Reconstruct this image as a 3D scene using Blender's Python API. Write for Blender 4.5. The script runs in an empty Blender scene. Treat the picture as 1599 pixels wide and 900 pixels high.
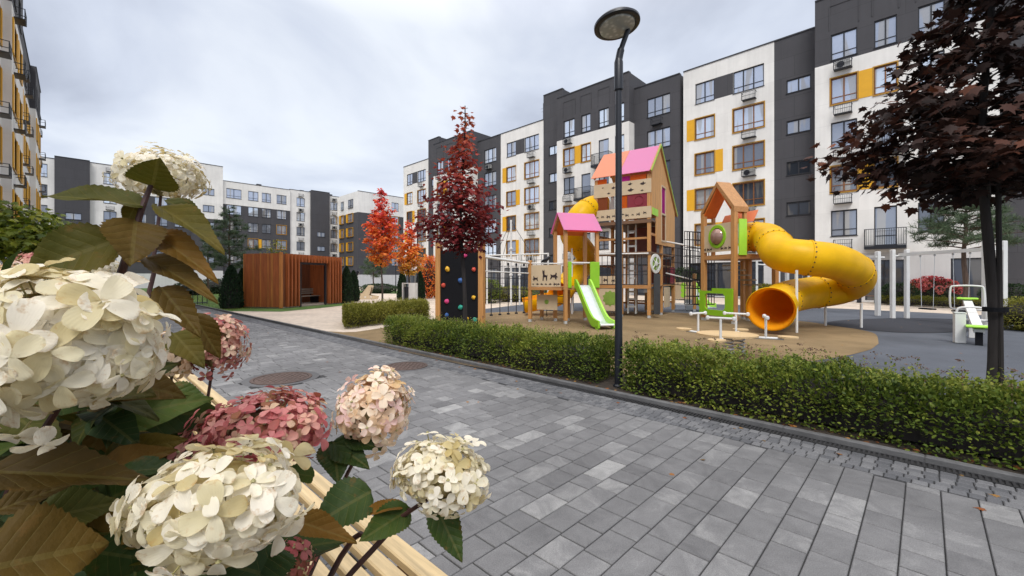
import bpy, bmesh, math, random
import numpy as np
from mathutils import Vector, Matrix
rnd = random.Random(7); rng = np.random.default_rng(11)
PI = math.pi; R_ = math.radians
SC = bpy.context.scene; COL = SC.collection
# ------------------------------------------------------------------ survey of the place
FOC, YAW, EYE, HOR = 664.0, R_(44.15), 1.5, 436.0
FW = (-math.sin(YAW), math.cos(YAW)); RT = (math.cos(YAW), math.sin(YAW))
def at(px, d, z=0.0):
    u = (px - 799.5) / FOC
    return Vector((d * (FW[0] + u * RT[0]), d * (FW[1] + u * RT[1]), z))
def at3(px, py, d):
    return at(px, d, EYE + (HOR - py) / FOC * d)
def gp(px, py, z=0.0):
    return at(px, FOC * (EYE - z) / (py - HOR), z)
# ------------------------------------------------------------------ materials
MATS = {}
def nodes(name):
    m = bpy.data.materials.new(name); m.use_nodes = True
    nt = m.node_tree; b = nt.nodes['Principled BSDF']; MATS[name] = m
    return m, nt, b
def N(nt, typ, **kw):
    n = nt.nodes.new(typ)
    for k, v in kw.items():
        if k.startswith('i_'): n.inputs[k[2:]].default_value = v
        else: setattr(n, k, v)
    return n
def ramp(nt, cols, pos=None, interp='LINEAR'):
    r = nt.nodes.new('ShaderNodeValToRGB'); e = r.color_ramp.elements; r.color_ramp.interpolation = interp
    pos = pos or [i / (len(cols) - 1) for i in range(len(cols))]
    while len(e) < len(cols): e.new(0.5)
    for k, (c, p) in enumerate(zip(cols, pos)):
        e[k].position = p; e[k].color = (*c, 1) if len(c) == 3 else c
    return r
def mat(name, c, rough=.6, var=.12, scale=6, bump=0, bscale=60, spec=.5, metal=0, var2=0, scale2=.7, coat=0):
    m, nt, b = nodes(name); L = nt.links.new
    tc = N(nt, 'ShaderNodeTexCoord')
    nz = N(nt, 'ShaderNodeTexNoise', i_Scale=scale, i_Detail=5, i_Roughness=.6); L(tc.outputs['Object'], nz.inputs['Vector'])
    r = ramp(nt, [tuple(max(0, x * (1 - var)) for x in c), tuple(min(1, x * (1 + var)) for x in c)], [.3, .7])
    L(nz.outputs['Fac'], r.inputs['Fac']); out = r.outputs['Color']
    if var2:
        n2 = N(nt, 'ShaderNodeTexNoise', i_Scale=scale2, i_Detail=4, i_Roughness=.65); L(tc.outputs['Object'], n2.inputs['Vector'])
        r2 = ramp(nt, [(1 - var2,) * 3, (1, 1, 1)], [.35, .62]); L(n2.outputs['Fac'], r2.inputs['Fac'])
        mx = N(nt, 'ShaderNodeMixRGB', blend_type='MULTIPLY', i_Fac=1); L(out, mx.inputs['Color1']); L(r2.outputs['Color'], mx.inputs['Color2']); out = mx.outputs['Color']
    L(out, b.inputs['Base Color'])
    b.inputs['Roughness'].default_value = rough; b.inputs['Metallic'].default_value = metal
    b.inputs['Specular IOR Level'].default_value = spec; b.inputs['Coat Weight'].default_value = coat
    if bump:
        nb = N(nt, 'ShaderNodeTexNoise', i_Scale=bscale, i_Detail=4); L(tc.outputs['Object'], nb.inputs['Vector'])
        bp = N(nt, 'ShaderNodeBump', i_Strength=bump, i_Distance=.02); L(nb.outputs['Fac'], bp.inputs['Height']); L(bp.outputs['Normal'], b.inputs['Normal'])
    return m
def wood(name, c, rough=.55, axis='Z', var=.28, scale=14):
    m, nt, b = nodes(name); L = nt.links.new
    tc = N(nt, 'ShaderNodeTexCoord'); mp = N(nt, 'ShaderNodeMapping')
    s = {'X': (.08, 1, 1), 'Y': (1, .08, 1), 'Z': (1, 1, .08)}[axis]
    mp.inputs['Scale'].default_value = s; L(tc.outputs['Object'], mp.inputs['Vector'])
    nz = N(nt, 'ShaderNodeTexNoise', i_Scale=scale, i_Detail=6, i_Roughness=.65, i_Distortion=.6); L(mp.outputs['Vector'], nz.inputs['Vector'])
    r = ramp(nt, [tuple(x * (1 - var) for x in c), tuple(min(1, x * (1 + var)) for x in c)], [.3, .7]); L(nz.outputs['Fac'], r.inputs['Fac'])
    L(r.outputs['Color'], b.inputs['Base Color']); b.inputs['Roughness'].default_value = rough
    bp = N(nt, 'ShaderNodeBump', i_Strength=.15, i_Distance=.01); L(nz.outputs['Fac'], bp.inputs['Height']); L(bp.outputs['Normal'], b.inputs['Normal'])
    return m
def leafmat(name, cols, rough=.5, trans=.3, veins=False, pos=None, spots=None, spec=.35):
    m, nt, b = nodes(name); L = nt.links.new
    a = N(nt, 'ShaderNodeAttribute', attribute_name='v')
    tc = N(nt, 'ShaderNodeTexCoord')
    r = ramp(nt, cols, pos); fac = a.outputs['Fac']
    nz = N(nt, 'ShaderNodeTexNoise', i_Scale=((11 if veins else 26) if veins or spots else 1.4), i_Detail=4); L(tc.outputs['Object'], nz.inputs['Vector'])
    ma = N(nt, 'ShaderNodeMath', operation='MULTIPLY_ADD'); L(nz.outputs['Fac'], ma.inputs[0]); ma.inputs[1].default_value = .55 if veins else .3
    sb = N(nt, 'ShaderNodeMath', operation='SUBTRACT'); L(fac, sb.inputs[0]); sb.inputs[1].default_value = .27 if veins else .15
    L(sb.outputs[0], ma.inputs[2]); L(ma.outputs[0], r.inputs['Fac']); out = r.outputs['Color']
    if veins:
        lu = N(nt, 'ShaderNodeAttribute', attribute_name='lu'); sx = N(nt, 'ShaderNodeSeparateXYZ'); L(lu.outputs['Vector'], sx.inputs[0])
        ab = N(nt, 'ShaderNodeMath', operation='ABSOLUTE'); L(sx.outputs['X'], ab.inputs[0])
        k = N(nt, 'ShaderNodeMath', operation='MULTIPLY_ADD'); L(ab.outputs[0], k.inputs[0]); k.inputs[1].default_value = -1.1; L(sx.outputs['Y'], k.inputs[2])
        fr = N(nt, 'ShaderNodeMath', operation='MULTIPLY'); L(k.outputs[0], fr.inputs[0]); fr.inputs[1].default_value = 6.5
        f2 = N(nt, 'ShaderNodeMath', operation='FRACT'); L(fr.outputs[0], f2.inputs[0])
        s1 = N(nt, 'ShaderNodeMath', operation='SUBTRACT'); L(f2.outputs[0], s1.inputs[0]); s1.inputs[1].default_value = .5
        s2 = N(nt, 'ShaderNodeMath', operation='ABSOLUTE'); L(s1.outputs[0], s2.inputs[0])
        v1 = N(nt, 'ShaderNodeMath', operation='LESS_THAN'); L(s2.outputs[0], v1.inputs[0]); v1.inputs[1].default_value = .03
        v2 = N(nt, 'ShaderNodeMath', operation='LESS_THAN'); L(ab.outputs[0], v2.inputs[0]); v2.inputs[1].default_value = .018
        vm = N(nt, 'ShaderNodeMath', operation='MAXIMUM'); L(v1.outputs[0], vm.inputs[0]); L(v2.outputs[0], vm.inputs[1])
        mu = N(nt, 'ShaderNodeMath', operation='MULTIPLY'); L(vm.outputs[0], mu.inputs[0]); mu.inputs[1].default_value = .22
        mx = N(nt, 'ShaderNodeMixRGB'); L(mu.outputs[0], mx.inputs['Fac']); L(out, mx.inputs['Color1']); mx.inputs['Color2'].default_value = (.2, .17, .05, 1); out = mx.outputs['Color']
        pw = N(nt, 'ShaderNodeMath', operation='POWER'); L(s2.outputs[0], pw.inputs[0]); pw.inputs[1].default_value = .4; nb = N(nt, 'ShaderNodeTexNoise', i_Scale=140, i_Detail=3); L(tc.outputs['Object'], nb.inputs['Vector']); hs = N(nt, 'ShaderNodeMath', operation='ADD'); L(pw.outputs[0], hs.inputs[0]); L(nb.outputs['Fac'], hs.inputs[1]); nsp = N(nt, 'ShaderNodeTexNoise', i_Scale=48, i_Detail=5, i_Roughness=.7); L(tc.outputs['Object'], nsp.inputs['Vector']); ex = N(nt, 'ShaderNodeMath', operation='MULTIPLY_ADD'); L(ab.outputs[0], ex.inputs[0]); ex.inputs[1].default_value = .3; L(nsp.outputs['Fac'], ex.inputs[2]); rb = ramp(nt, [(0, 0, 0), (.75, .75, .75)], [.62, .8]); L(ex.outputs[0], rb.inputs['Fac']); m4 = N(nt, 'ShaderNodeMixRGB'); L(rb.outputs['Color'], m4.inputs['Fac']); L(out, m4.inputs['Color1']); m4.inputs['Color2'].default_value = (.15, .075, .015, 1); out = m4.outputs['Color']
        bp = N(nt, 'ShaderNodeBump', i_Strength=.4, i_Distance=.003); L(hs.outputs[0], bp.inputs['Height']); L(bp.outputs['Normal'], b.inputs['Normal'])
    if spots:
        n2 = N(nt, 'ShaderNodeTexNoise', i_Scale=95, i_Detail=3, i_Roughness=.7); L(tc.outputs['Object'], n2.inputs['Vector'])
        lu = N(nt, 'ShaderNodeAttribute', attribute_name='lu'); sx = N(nt, 'ShaderNodeSeparateXYZ'); L(lu.outputs['Vector'], sx.inputs[0])
        ed = N(nt, 'ShaderNodeMath', operation='POWER'); L(sx.outputs['Y'], ed.inputs[0]); ed.inputs[1].default_value = 6
        ea = N(nt, 'ShaderNodeMath', operation='MULTIPLY_ADD'); L(ed.outputs[0], ea.inputs[0]); ea.inputs[1].default_value = .16; L(n2.outputs['Fac'], ea.inputs[2])
        rs = ramp(nt, [(0, 0, 0), (1, 1, 1)], [.59, .77]); L(ea.outputs[0], rs.inputs['Fac'])
        dv_ = N(nt, 'ShaderNodeMath', operation='DIVIDE'); L(sx.outputs['X'], dv_.inputs[0]); yo = N(nt, 'ShaderNodeMath', operation='ADD'); L(sx.outputs['Y'], yo.inputs[0]); yo.inputs[1].default_value = .25; L(yo.outputs[0], dv_.inputs[1])
        wv = N(nt, 'ShaderNodeMath', operation='MULTIPLY'); L(dv_.outputs[0], wv.inputs[0]); wv.inputs[1].default_value = 70; sn = N(nt, 'ShaderNodeMath', operation='SINE'); L(wv.outputs[0], sn.inputs[0])
        hb = N(nt, 'ShaderNodeMath', operation='MULTIPLY_ADD'); L(n2.outputs['Fac'], hb.inputs[0]); hb.inputs[1].default_value = 2.5; L(sn.outputs[0], hb.inputs[2])
        bpp = N(nt, 'ShaderNodeBump', i_Strength=.12, i_Distance=.0006); L(hb.outputs[0], bpp.inputs['Height']); L(bpp.outputs['Normal'], b.inputs['Normal'])
        mu = N(nt, 'ShaderNodeMath', operation='MULTIPLY'); L(rs.outputs['Color'], mu.inputs[0]); mu.inputs[1].default_value = .6
        mx = N(nt, 'ShaderNodeMixRGB'); L(mu.outputs[0], mx.inputs['Fac']); L(out, mx.inputs['Color1']); mx.inputs['Color2'].default_value = (*spots, 1); out = mx.outputs['Color']
    L(out, b.inputs['Base Color']); b.inputs['Roughness'].default_value = rough; b.inputs['Specular IOR Level'].default_value = spec
    t = N(nt, 'ShaderNodeBsdfTranslucent'); L(out, t.inputs['Color'])
    ms = N(nt, 'ShaderNodeMixShader', i_Fac=trans); L(b.outputs[0], ms.inputs[1]); L(t.outputs[0], ms.inputs[2])
    L(ms.outputs[0], nt.nodes['Material Output'].inputs['Surface'])
    return m
def glassmat(name, c, alpha=.5, rough=.1):           # tinted translucent plastic sheet
    m, nt, b = nodes(name); L = nt.links.new
    b.inputs['Base Color'].default_value = (*c, 1); b.inputs['Roughness'].default_value = rough
    t = N(nt, 'ShaderNodeBsdfTransparent'); t.inputs['Color'].default_value = (*[min(1, x * 1.2) for x in c], 1)
    tl = N(nt, 'ShaderNodeBsdfTranslucent'); tl.inputs['Color'].default_value = (*c, 1)
    a = N(nt, 'ShaderNodeMixShader', i_Fac=.45); L(b.outputs[0], a.inputs[1]); L(tl.outputs[0], a.inputs[2])
    ms = N(nt, 'ShaderNodeMixShader', i_Fac=1 - alpha); L(a.outputs[0], ms.inputs[1]); L(t.outputs[0], ms.inputs[2])
    L(ms.outputs[0], nt.nodes['Material Output'].inputs['Surface'])
    return m
def pane_mat(name, c, metal, rough=.04):
    m, nt, b = nodes(name); L = nt.links.new
    oi = N(nt, 'ShaderNodeObjectInfo')
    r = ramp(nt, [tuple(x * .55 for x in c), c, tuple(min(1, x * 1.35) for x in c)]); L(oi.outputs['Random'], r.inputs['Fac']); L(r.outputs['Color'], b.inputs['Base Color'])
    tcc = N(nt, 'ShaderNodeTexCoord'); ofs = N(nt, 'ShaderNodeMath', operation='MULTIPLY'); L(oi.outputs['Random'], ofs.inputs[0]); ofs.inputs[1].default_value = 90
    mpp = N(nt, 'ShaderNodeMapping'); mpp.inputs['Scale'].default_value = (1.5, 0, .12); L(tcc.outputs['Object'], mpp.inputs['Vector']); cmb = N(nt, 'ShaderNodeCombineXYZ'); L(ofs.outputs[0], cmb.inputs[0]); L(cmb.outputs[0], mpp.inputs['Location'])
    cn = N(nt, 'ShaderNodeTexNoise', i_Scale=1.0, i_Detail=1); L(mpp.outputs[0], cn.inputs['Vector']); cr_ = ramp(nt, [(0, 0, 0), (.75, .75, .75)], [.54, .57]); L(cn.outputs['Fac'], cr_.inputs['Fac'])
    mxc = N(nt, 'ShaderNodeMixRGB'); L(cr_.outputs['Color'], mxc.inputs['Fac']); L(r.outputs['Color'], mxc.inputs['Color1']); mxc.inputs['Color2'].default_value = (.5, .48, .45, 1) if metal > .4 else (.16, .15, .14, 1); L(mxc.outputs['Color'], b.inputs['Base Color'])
    b.inputs['Metallic'].default_value = metal; b.inputs['Roughness'].default_value = rough
    tc = N(nt, 'ShaderNodeTexCoord'); nz = N(nt, 'ShaderNodeTexNoise', i_Scale=.9, i_Detail=1); L(tc.outputs['Object'], nz.inputs['Vector'])
    bp = N(nt, 'ShaderNodeBump', i_Strength=.06, i_Distance=.05); L(nz.outputs['Fac'], bp.inputs['Height']); L(bp.outputs['Normal'], b.inputs['Normal'])
    return m
# ------------------------------------------------------------------ mesh builder
class MB:
    def __init__(s): s.v = []; s.f = []; s.m = []
    def face(s, pts, mi=0):
        k = len(s.v); s.v += [tuple(p) for p in pts]; s.f.append(list(range(k, k + len(pts)))); s.m.append(mi)
    def box(s, x0, x1, y0, y1, z0, z1, mi=0, ang=0, piv=(0, 0), bev=0):
        if bev:
            b = bev; k = len(s.v); P = []
            for z, i in ((z0, b), (z0 + b, 0), (z1 - b, 0), (z1, b)):
                P += [(x0 + i, y0 + i, z), (x1 - i, y0 + i, z), (x1 - i, y1 - i, z), (x0 + i, y1 - i, z)]
            F = [[3, 2, 1, 0], [12, 13, 14, 15]]
            for l in range(3):
                for q in range(4): a = l * 4 + q; c = l * 4 + (q + 1) % 4; F.append([a, c, c + 4, a + 4])
        else:
            P = [(x, y, z) for z in (z0, z1) for x, y in ((x0, y0), (x1, y0), (x1, y1), (x0, y1))]
            F = [[3, 2, 1, 0], [4, 5, 6, 7], [0, 1, 5, 4], [1, 2, 6, 5], [2, 3, 7, 6], [3, 0, 4, 7]]
        if ang:
            ca, sa = math.cos(ang), math.sin(ang)
            P = [(piv[0] + (x - piv[0]) * ca - (y - piv[1]) * sa, piv[1] + (x - piv[0]) * sa + (y - piv[1]) * ca, z) for x, y, z in P]
        k = len(s.v); s.v += P; s.f += [[i + k for i in f] for f in F]; s.m += [mi] * len(F); return s
    def bar(s, a, b, w, h, mi=0):                   # rectangular bar between two points (w sideways, h up)
        a, b = Vector(a), Vector(b); d = (b - a).normalized()
        up = Vector((0, 0, 1)) if abs(d.z) < .95 else Vector((0, 1, 0))
        sx = d.cross(up).normalized() * w / 2; uy = sx.cross(d).normalized() * h / 2
        k = len(s.v); s.v += [tuple(p + q) for p in (a, b) for q in (-sx - uy, sx - uy, sx + uy, -sx + uy)]
        s.f += [[k + i for i in f] for f in ([0, 1, 2, 3], [7, 6, 5, 4], [0, 4, 5, 1], [1, 5, 6, 2], [2, 6, 7, 3], [3, 7, 4, 0])]; s.m += [mi] * 6; return s
    def tube(s, pts, r, n=10, mi=0, cap=True, jit=0):
        pts = [Vector(p) for p in pts]; m = len(pts); rs = r if isinstance(r, (list, tuple)) else [r] * m
        t0 = (pts[1] - pts[0]).normalized(); nr = t0.orthogonal().normalized(); k = len(s.v)
        for i, p in enumerate(pts):
            t = (pts[min(i + 1, m - 1)] - pts[max(i - 1, 0)]).normalized()
            nr = (nr - t * nr.dot(t)).normalized(); bn = t.cross(nr)
            for j in range(n):
                a = 2 * PI * j / n; q = rs[i] * (1 + (rnd.uniform(-jit, jit) if jit else 0))
                s.v.append(tuple(p + (nr * math.cos(a) + bn * math.sin(a)) * q))
        for i in range(m - 1):
            for j in range(n):
                a = k + i * n + j; b = k + i * n + (j + 1) % n
                s.f.append([a, b, b + n, a + n]); s.m.append(mi)
        if cap:
            s.f.append(list(range(k + n - 1, k - 1, -1))); s.m.append(mi)
            e = k + (m - 1) * n; s.f.append(list(range(e, e + n))); s.m.append(mi)
        return s
    def lathe(s, prof, n=24, c=(0, 0, 0), mi=0, ax=None):     # prof: (r, z)
        M = Matrix.Identity(3) if ax is None else Vector((0, 0, 1)).rotation_difference(Vector(ax).normalized()).to_matrix()
        k = len(s.v); c = Vector(c)
        for r, z in prof:
            for j in range(n):
                a = 2 * PI * j / n; s.v.append(tuple(c + M @ Vector((r * math.cos(a), r * math.sin(a), z))))
        for i in range(len(prof) - 1):
            for j in range(n):
                a = k + i * n + j; b = k + i * n + (j + 1) % n; s.f.append([a, b, b + n, a + n]); s.m.append(mi)
        return s
    def prism(s, poly, y0, y1, mi=0, plane='xz'):   # polygon in a plane, extruded
        n = len(poly); k = len(s.v)
        for y in (y0, y1):
            for p, q in poly: s.v.append({'xz': (p, y, q), 'yz': (y, p, q), 'xy': (p, q, y)}[plane])
        s.f.append([k + i for i in range(n)]); s.f.append([k + n + i for i in range(n - 1, -1, -1)]); s.m += [mi] * 2
        for i in range(n): s.f.append([k + i, k + n + i, k + n + (i + 1) % n, k + (i + 1) % n]); s.m.append(mi)
        return s
    def obj(s, name, mats, parent=None, smooth=False, label=None, fix=True):
        me = bpy.data.meshes.new(name); me.from_pydata(s.v, [], s.f)
        for m in (mats if isinstance(mats, (list, tuple)) else [mats]): me.materials.append(MATS[m] if isinstance(m, str) else m)
        me.polygons.foreach_set('material_index', s.m)
        if fix:
            bm = bmesh.new(); bm.from_mesh(me); bmesh.ops.recalc_face_normals(bm, faces=bm.faces); bm.to_mesh(me); bm.free()
        if smooth:
            me.polygons.foreach_set('use_smooth', [True] * len(me.polygons))
            if smooth != 'all': me.set_sharp_from_angle(angle=R_(38))
        me.update()
        o = bpy.data.objects.new(name, me); COL.objects.link(o)
        if parent: o.parent = parent
        if label: o['label'] = label
        return o
def thing(name, label, cat, loc=(0, 0, 0), rz=0, group=None):
    o = bpy.data.objects.new(name, None); COL.objects.link(o); o.location = loc; o.rotation_euler = (0, 0, rz)
    o['label'] = label; o['category'] = cat
    if group: o['group'] = group
    return o
def tag(o, label, cat, group=None):
    o['label'] = label; o['category'] = cat
    if group: o['group'] = group
    return o
def struct(o, kind='structure'): o['kind'] = kind; return o
def tree_copy(o, parent=None):
    c = o.copy(); COL.objects.link(c)
    if parent: c.parent = parent
    for ch in list(o.children): tree_copy(ch, c)
    return c
def spline(pts, n=8):
    P = [Vector(p) for p in pts]; out = []
    for i in range(len(P) - 1):
        p0, p1, p2, p3 = P[max(i - 1, 0)], P[i], P[i + 1], P[min(i + 2, len(P) - 1)]
        for k in range(n):
            t = k / n; out.append(.5 * ((2 * p1) + (p2 - p0) * t + (2 * p0 - 5 * p1 + 4 * p2 - p3) * t * t + (3 * p1 - p0 - 3 * p2 + p3) * t ** 3))
    return out + [P[-1]]
# ------------------------------------------------------------------ leaf instancer: many blades in one mesh
def unit(a): return a / np.maximum(np.linalg.norm(a, axis=-1, keepdims=True), 1e-9)
def blades(name, tv, tf, O, A, C, S, v, mat_, parent=None, smooth=False, W=None):
    """template tv (x side, y along, z up) placed at O along A with normal C, scaled S (length) and W (width factor)"""
    O, A, C = np.asarray(O, float), unit(np.asarray(A, float)), np.asarray(C, float)
    B = unit(np.cross(A, C)); C = np.cross(B, A); S = np.broadcast_to(np.asarray(S, float), (len(O),))
    W = np.ones(len(O)) if W is None else W
    tv = np.asarray(tv, float); k = len(tv); n = len(O)
    V = O[:, None] + S[:, None, None] * (tv[None, :, 0:1] * W[:, None, None] * B[:, None] + tv[None, :, 1:2] * A[:, None] + tv[None, :, 2:3] * C[:, None])
    fl = np.concatenate([np.array(f) for f in tf]); ln = np.array([len(f) for f in tf])
    loops = (fl[None] + (np.arange(n) * k)[:, None]).ravel()
    tot = np.tile(ln, n); st = np.concatenate([[0], np.cumsum(tot)[:-1]])
    me = bpy.data.meshes.new(name); me.vertices.add(n * k); me.vertices.foreach_set('co', V.astype(np.float32).ravel())
    me.loops.add(len(loops)); me.loops.foreach_set('vertex_index', loops.astype(np.int32))
    me.polygons.add(len(tot)); me.polygons.foreach_set('loop_start', st.astype(np.int32))
    if smooth: me.polygons.foreach_set('use_smooth', np.ones(len(tot), bool))
    me.update(calc_edges=True)
    a = me.attributes.new('v', 'FLOAT', 'POINT'); a.data.foreach_set('value', np.repeat(np.broadcast_to(v, (n,)), k).astype(np.float32))
    a = me.attributes.new('lu', 'FLOAT_VECTOR', 'POINT'); a.data.foreach_set('vector', np.tile(tv, (n, 1)).astype(np.float32).ravel())
    for mm in (mat_ if isinstance(mat_, (list, tuple)) else [mat_]): me.materials.append(MATS[mm])
    o = bpy.data.objects.new(name, me); COL.objects.link(o)
    if parent: o.parent = parent
    return o
def rdir(n): return unit(rng.normal(size=(n, 3)))
T_DIAMOND = ([(0, 0, 0), (.24, .45, .05), (0, 1, 0), (-.24, .45, .05)], [[0, 1, 2, 3]])
T_OVAL = ([(0, 0, 0), (.26, .3, .05), (.24, .7, .03), (0, 1, -.04), (-.24, .7, .03), (-.26, .3, .05), (0, .5, 0)], [[0, 1, 6], [1, 2, 6], [2, 3, 6], [3, 4, 6], [4, 5, 6], [5, 0, 6]])
_mp = [(0, 0), (.12, .07), (.38, -.02), (.28, .16), (.58, .34), (.36, .4), (.42, .58), (.2, .56), (.13, .7), (0, 1)]
_mp = _mp + [(-x, y) for x, y in _mp[-2:0:-1]]
T_MAPLE = ([(x, y, -.16 * abs(x) - .1 * y * y) for x, y in _mp] , [[0, 1, 2, 3, 4, 5, 6, 7, 8, 9], [0, 9, 10, 11, 12, 13, 14, 15, 16, 17]])
T_NEEDLE = ([(-.016, 0, 0), (.016, 0, 0), (.008, 1, -.06), (-.008, 1, -.06)], [[0, 1, 2, 3]])
def grid_leaf(ns, nt, width, curl=.1, fold=.25, serr=0, obovate=False, wave=0):
    tv = []; tf = []
    for i in range(ns + 1):
        s = i / ns
        if obovate: w = math.sin(PI * min(1, .06 + .94 * s ** .8)) ** .55 if s < 1 else .22
        else: w = (math.sin(PI * s ** .72) ** .85) * (1 - .25 * s) if 0 < s < 1 else .015
        for j in range(nt + 1):
            t = 2 * j / nt - 1
            e = 1 + (serr * (1 if i % 2 else -1) * abs(t) ** 3)
            x = t * w * width / 2 * e
            z = fold * abs(x) - curl * s * s + wave * math.sin(s * 9 + t * 2) * abs(t)
            tv.append((x, s, z))
    for i in range(ns):
        for j in range(nt):
            a = i * (nt + 1) + j; tf.append([a, a + 1, a + nt + 2, a + nt + 1])
    return tv, tf
# ------------------------------------------------------------------ camera, light, sky
cam = bpy.data.cameras.new('camera'); cam.sensor_width = 36; cam.lens = 36 * FOC / 1599
cam.shift_y = -14 / 1599; cam.clip_start = .02; cam.clip_end = 2000
co = bpy.data.objects.new('camera', cam); COL.objects.link(co); co.location = (0, 0, EYE); co.rotation_euler = (PI / 2, 0, YAW)
SC.camera = co
SC.view_settings.view_transform = 'Standard'; SC.view_settings.look = 'None'; SC.view_settings.exposure = 0.56; SC.view_settings.gamma = 1
SUN_EL, SUN_AZ = R_(52), math.atan2(.62, -.78)          # direction towards the veiled sun: behind the camera, to the right
sd = Vector((.62 * math.cos(SUN_EL), -.78 * math.cos(SUN_EL), math.sin(SUN_EL)))
sl = bpy.data.lights.new('sun', 'SUN'); sl.energy = 1.5; sl.angle = R_(24); sl.color = (1, .975, .94)
so = bpy.data.objects.new('sun', sl); COL.objects.link(so); so.rotation_euler = sd.to_track_quat('Z', 'Y').to_euler()
w = bpy.data.worlds.new('World'); SC.world = w; w.use_nodes = True; nt = w.node_tree; L = nt.links.new
bg = nt.nodes['Background']; bg.inputs['Strength'].default_value = .1
sky = N(nt, 'ShaderNodeTexSky', sky_type='NISHITA', sun_disc=False); sky.sun_elevation = SUN_EL; sky.sun_rotation = math.atan2(sd.x, sd.y)
tc = N(nt, 'ShaderNodeTexCoord'); sx = N(nt, 'ShaderNodeSeparateXYZ'); L(tc.outputs['Generated'], sx.inputs[0])
zz = N(nt, 'ShaderNodeMath', operation='MAXIMUM'); L(sx.outputs['Z'], zz.inputs[0]); zz.inputs[1].default_value = 0
za = N(nt, 'ShaderNodeMath', operation='ADD'); L(zz.outputs[0], za.inputs[0]); za.inputs[1].default_value = .22
dx = N(nt, 'ShaderNodeMath', operation='DIVIDE'); L(sx.outputs['X'], dx.inputs[0]); L(za.outputs[0], dx.inputs[1])
dy = N(nt, 'ShaderNodeMath', operation='DIVIDE'); L(sx.outputs['Y'], dy.inputs[0]); L(za.outputs[0], dy.inputs[1])
cb = N(nt, 'ShaderNodeCombineXYZ'); L(dx.outputs[0], cb.inputs[0]); L(dy.outputs[0], cb.inputs[1])
n1 = N(nt, 'ShaderNodeTexNoise', i_Scale=.95, i_Detail=7, i_Roughness=.5, i_Distortion=.35); L(cb.outputs[0], n1.inputs['Vector'])
cr = ramp(nt, [(3.5, 3.8, 4.55), (4.95, 5.35, 6.2), (6.4, 6.75, 7.3)], [.38, .5, .61]); L(n1.outputs['Fac'], cr.inputs['Fac'])
ov = N(nt, 'ShaderNodeMapRange'); L(zz.outputs[0], ov.inputs['Value']); ov.inputs['From Min'].default_value = .5; ov.inputs['From Max'].default_value = 1; ov.inputs['To Min'].default_value = 0; ov.inputs['To Max'].default_value = 1
ml = N(nt, 'ShaderNodeMixRGB', blend_type='MULTIPLY', i_Fac=1); oc = ramp(nt, [(1, 1, 1), (3.1, 2.8, 2.45)]); L(ov.outputs['Result'], oc.inputs['Fac']); L(cr.outputs['Color'], ml.inputs['Color1']); L(oc.outputs['Color'], ml.inputs['Color2'])
mx = N(nt, 'ShaderNodeMixRGB', i_Fac=.9); L(sky.outputs['Color'], mx.inputs['Color1']); L(ml.outputs['Color'], mx.inputs['Color2'])
L(mx.outputs['Color'], bg.inputs['Color'])
# ------------------------------------------------------------------ common materials
mat('soil', (.035, .025, .018), .95, .5, 14, .6, 90)
mat('lawn_green', (.085, .17, .03), .9, .35, 3, .4, 200, var2=.4)
mat('far_ground', (.11, .11, .105), .9, .2, 1)
mat('beige_paving', (.62, .52, .42), .85, .16, 5, .1, 60, var2=.18, scale2=.6)
mat('tan_rubber', (.26, .185, .1), .92, .16, 130, .35, 160, var2=.34, scale2=.5, spec=.15)
mat('blue_rubber', (.11, .12, .14), .9, .2, 130, .35, 160, var2=.28, scale2=.3, spec=.12)
mat('dark_rubber', (.046, .048, .056), .92, .2, 130, .3, 160, spec=.1)
mat('kerb_concrete', (.13, .13, .132), .85, .2, 8, .2, 80, var2=.3, scale2=1.5)
mat('joint_sand', (.035, .035, .036), .95, .3, 30)
mat('cast_iron', (.1, .064, .052), .75, .3, 30, .3, 90, var2=.3)
mat('drain_iron', (.03, .03, .032), .5)
mat('black_metal', (.012, .014, .02), .35, .1, 5, spec=.5)
mat('black_rope', (.014, .014, .018), .8)
mat('white_paint', (.72, .72, .7), .4, .05, 3, var2=.1)
mat('white_cap', (.66, .68, .66), .4, .05, 3)
mat('steel_white', (.62, .65, .67), .22, .06, 6, metal=.3)
mat('cream_panel', (.56, .44, .29), .5, .08, 3)
mat('print_dark', (.03, .016, .016), .6)
mat('green_plastic', (.25, .52, .018), .35, .06, 4)
mat('lime_plastic', (.36, .7, .06), .35, .06, 4)
mat('olive_panel', (.2, .32, .05), .5)
mat('yellow_plastic', (.9, .58, .006), .38, .08, 3, var2=.14, scale2=1.6, spec=.25)
def translucent_plastic(m, c, fac):          # rotomoulded plastic lets daylight through its wall
    nt = m.node_tree; t = N(nt, 'ShaderNodeBsdfTranslucent'); t.inputs['Color'].default_value = (*c, 1); ms = N(nt, 'ShaderNodeMixShader', i_Fac=fac)
    nt.links.new(nt.nodes['Principled BSDF'].outputs[0], ms.inputs[1]); nt.links.new(t.outputs[0], ms.inputs[2]); nt.links.new(ms.outputs[0], nt.nodes['Material Output'].inputs['Surface'])
translucent_plastic(MATS['yellow_plastic'], (.95, .62, .015), .3)
mat('bolt_dark', (.05, .03, .01), .5)
mat('orange_ply', (.72, .17, .025), .45, .1, 4)
mat('redbrown_panel', (.24, .07, .05), .5)
mat('dark_rubber_panel', (.035, .038, .042), .7)
mat('rubber_black', (.009, .0095, .012), .8, .2, 40, .2, 90, spec=.15)
mat('hold_yellow', (.75, .42, .03), .6); mat('hold_red', (.6, .08, .05), .6); mat('hold_pink', (.62, .05, .2), .6); mat('hold_blue', (.03, .1, .3), .6); mat('hold_green', (.02, .3, .22), .6)
wood('post_wood', (.5, .25, .085), .5, 'Z', .22)
wood('beam_wood', (.43, .21, .075), .5, 'X', .22)
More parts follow.
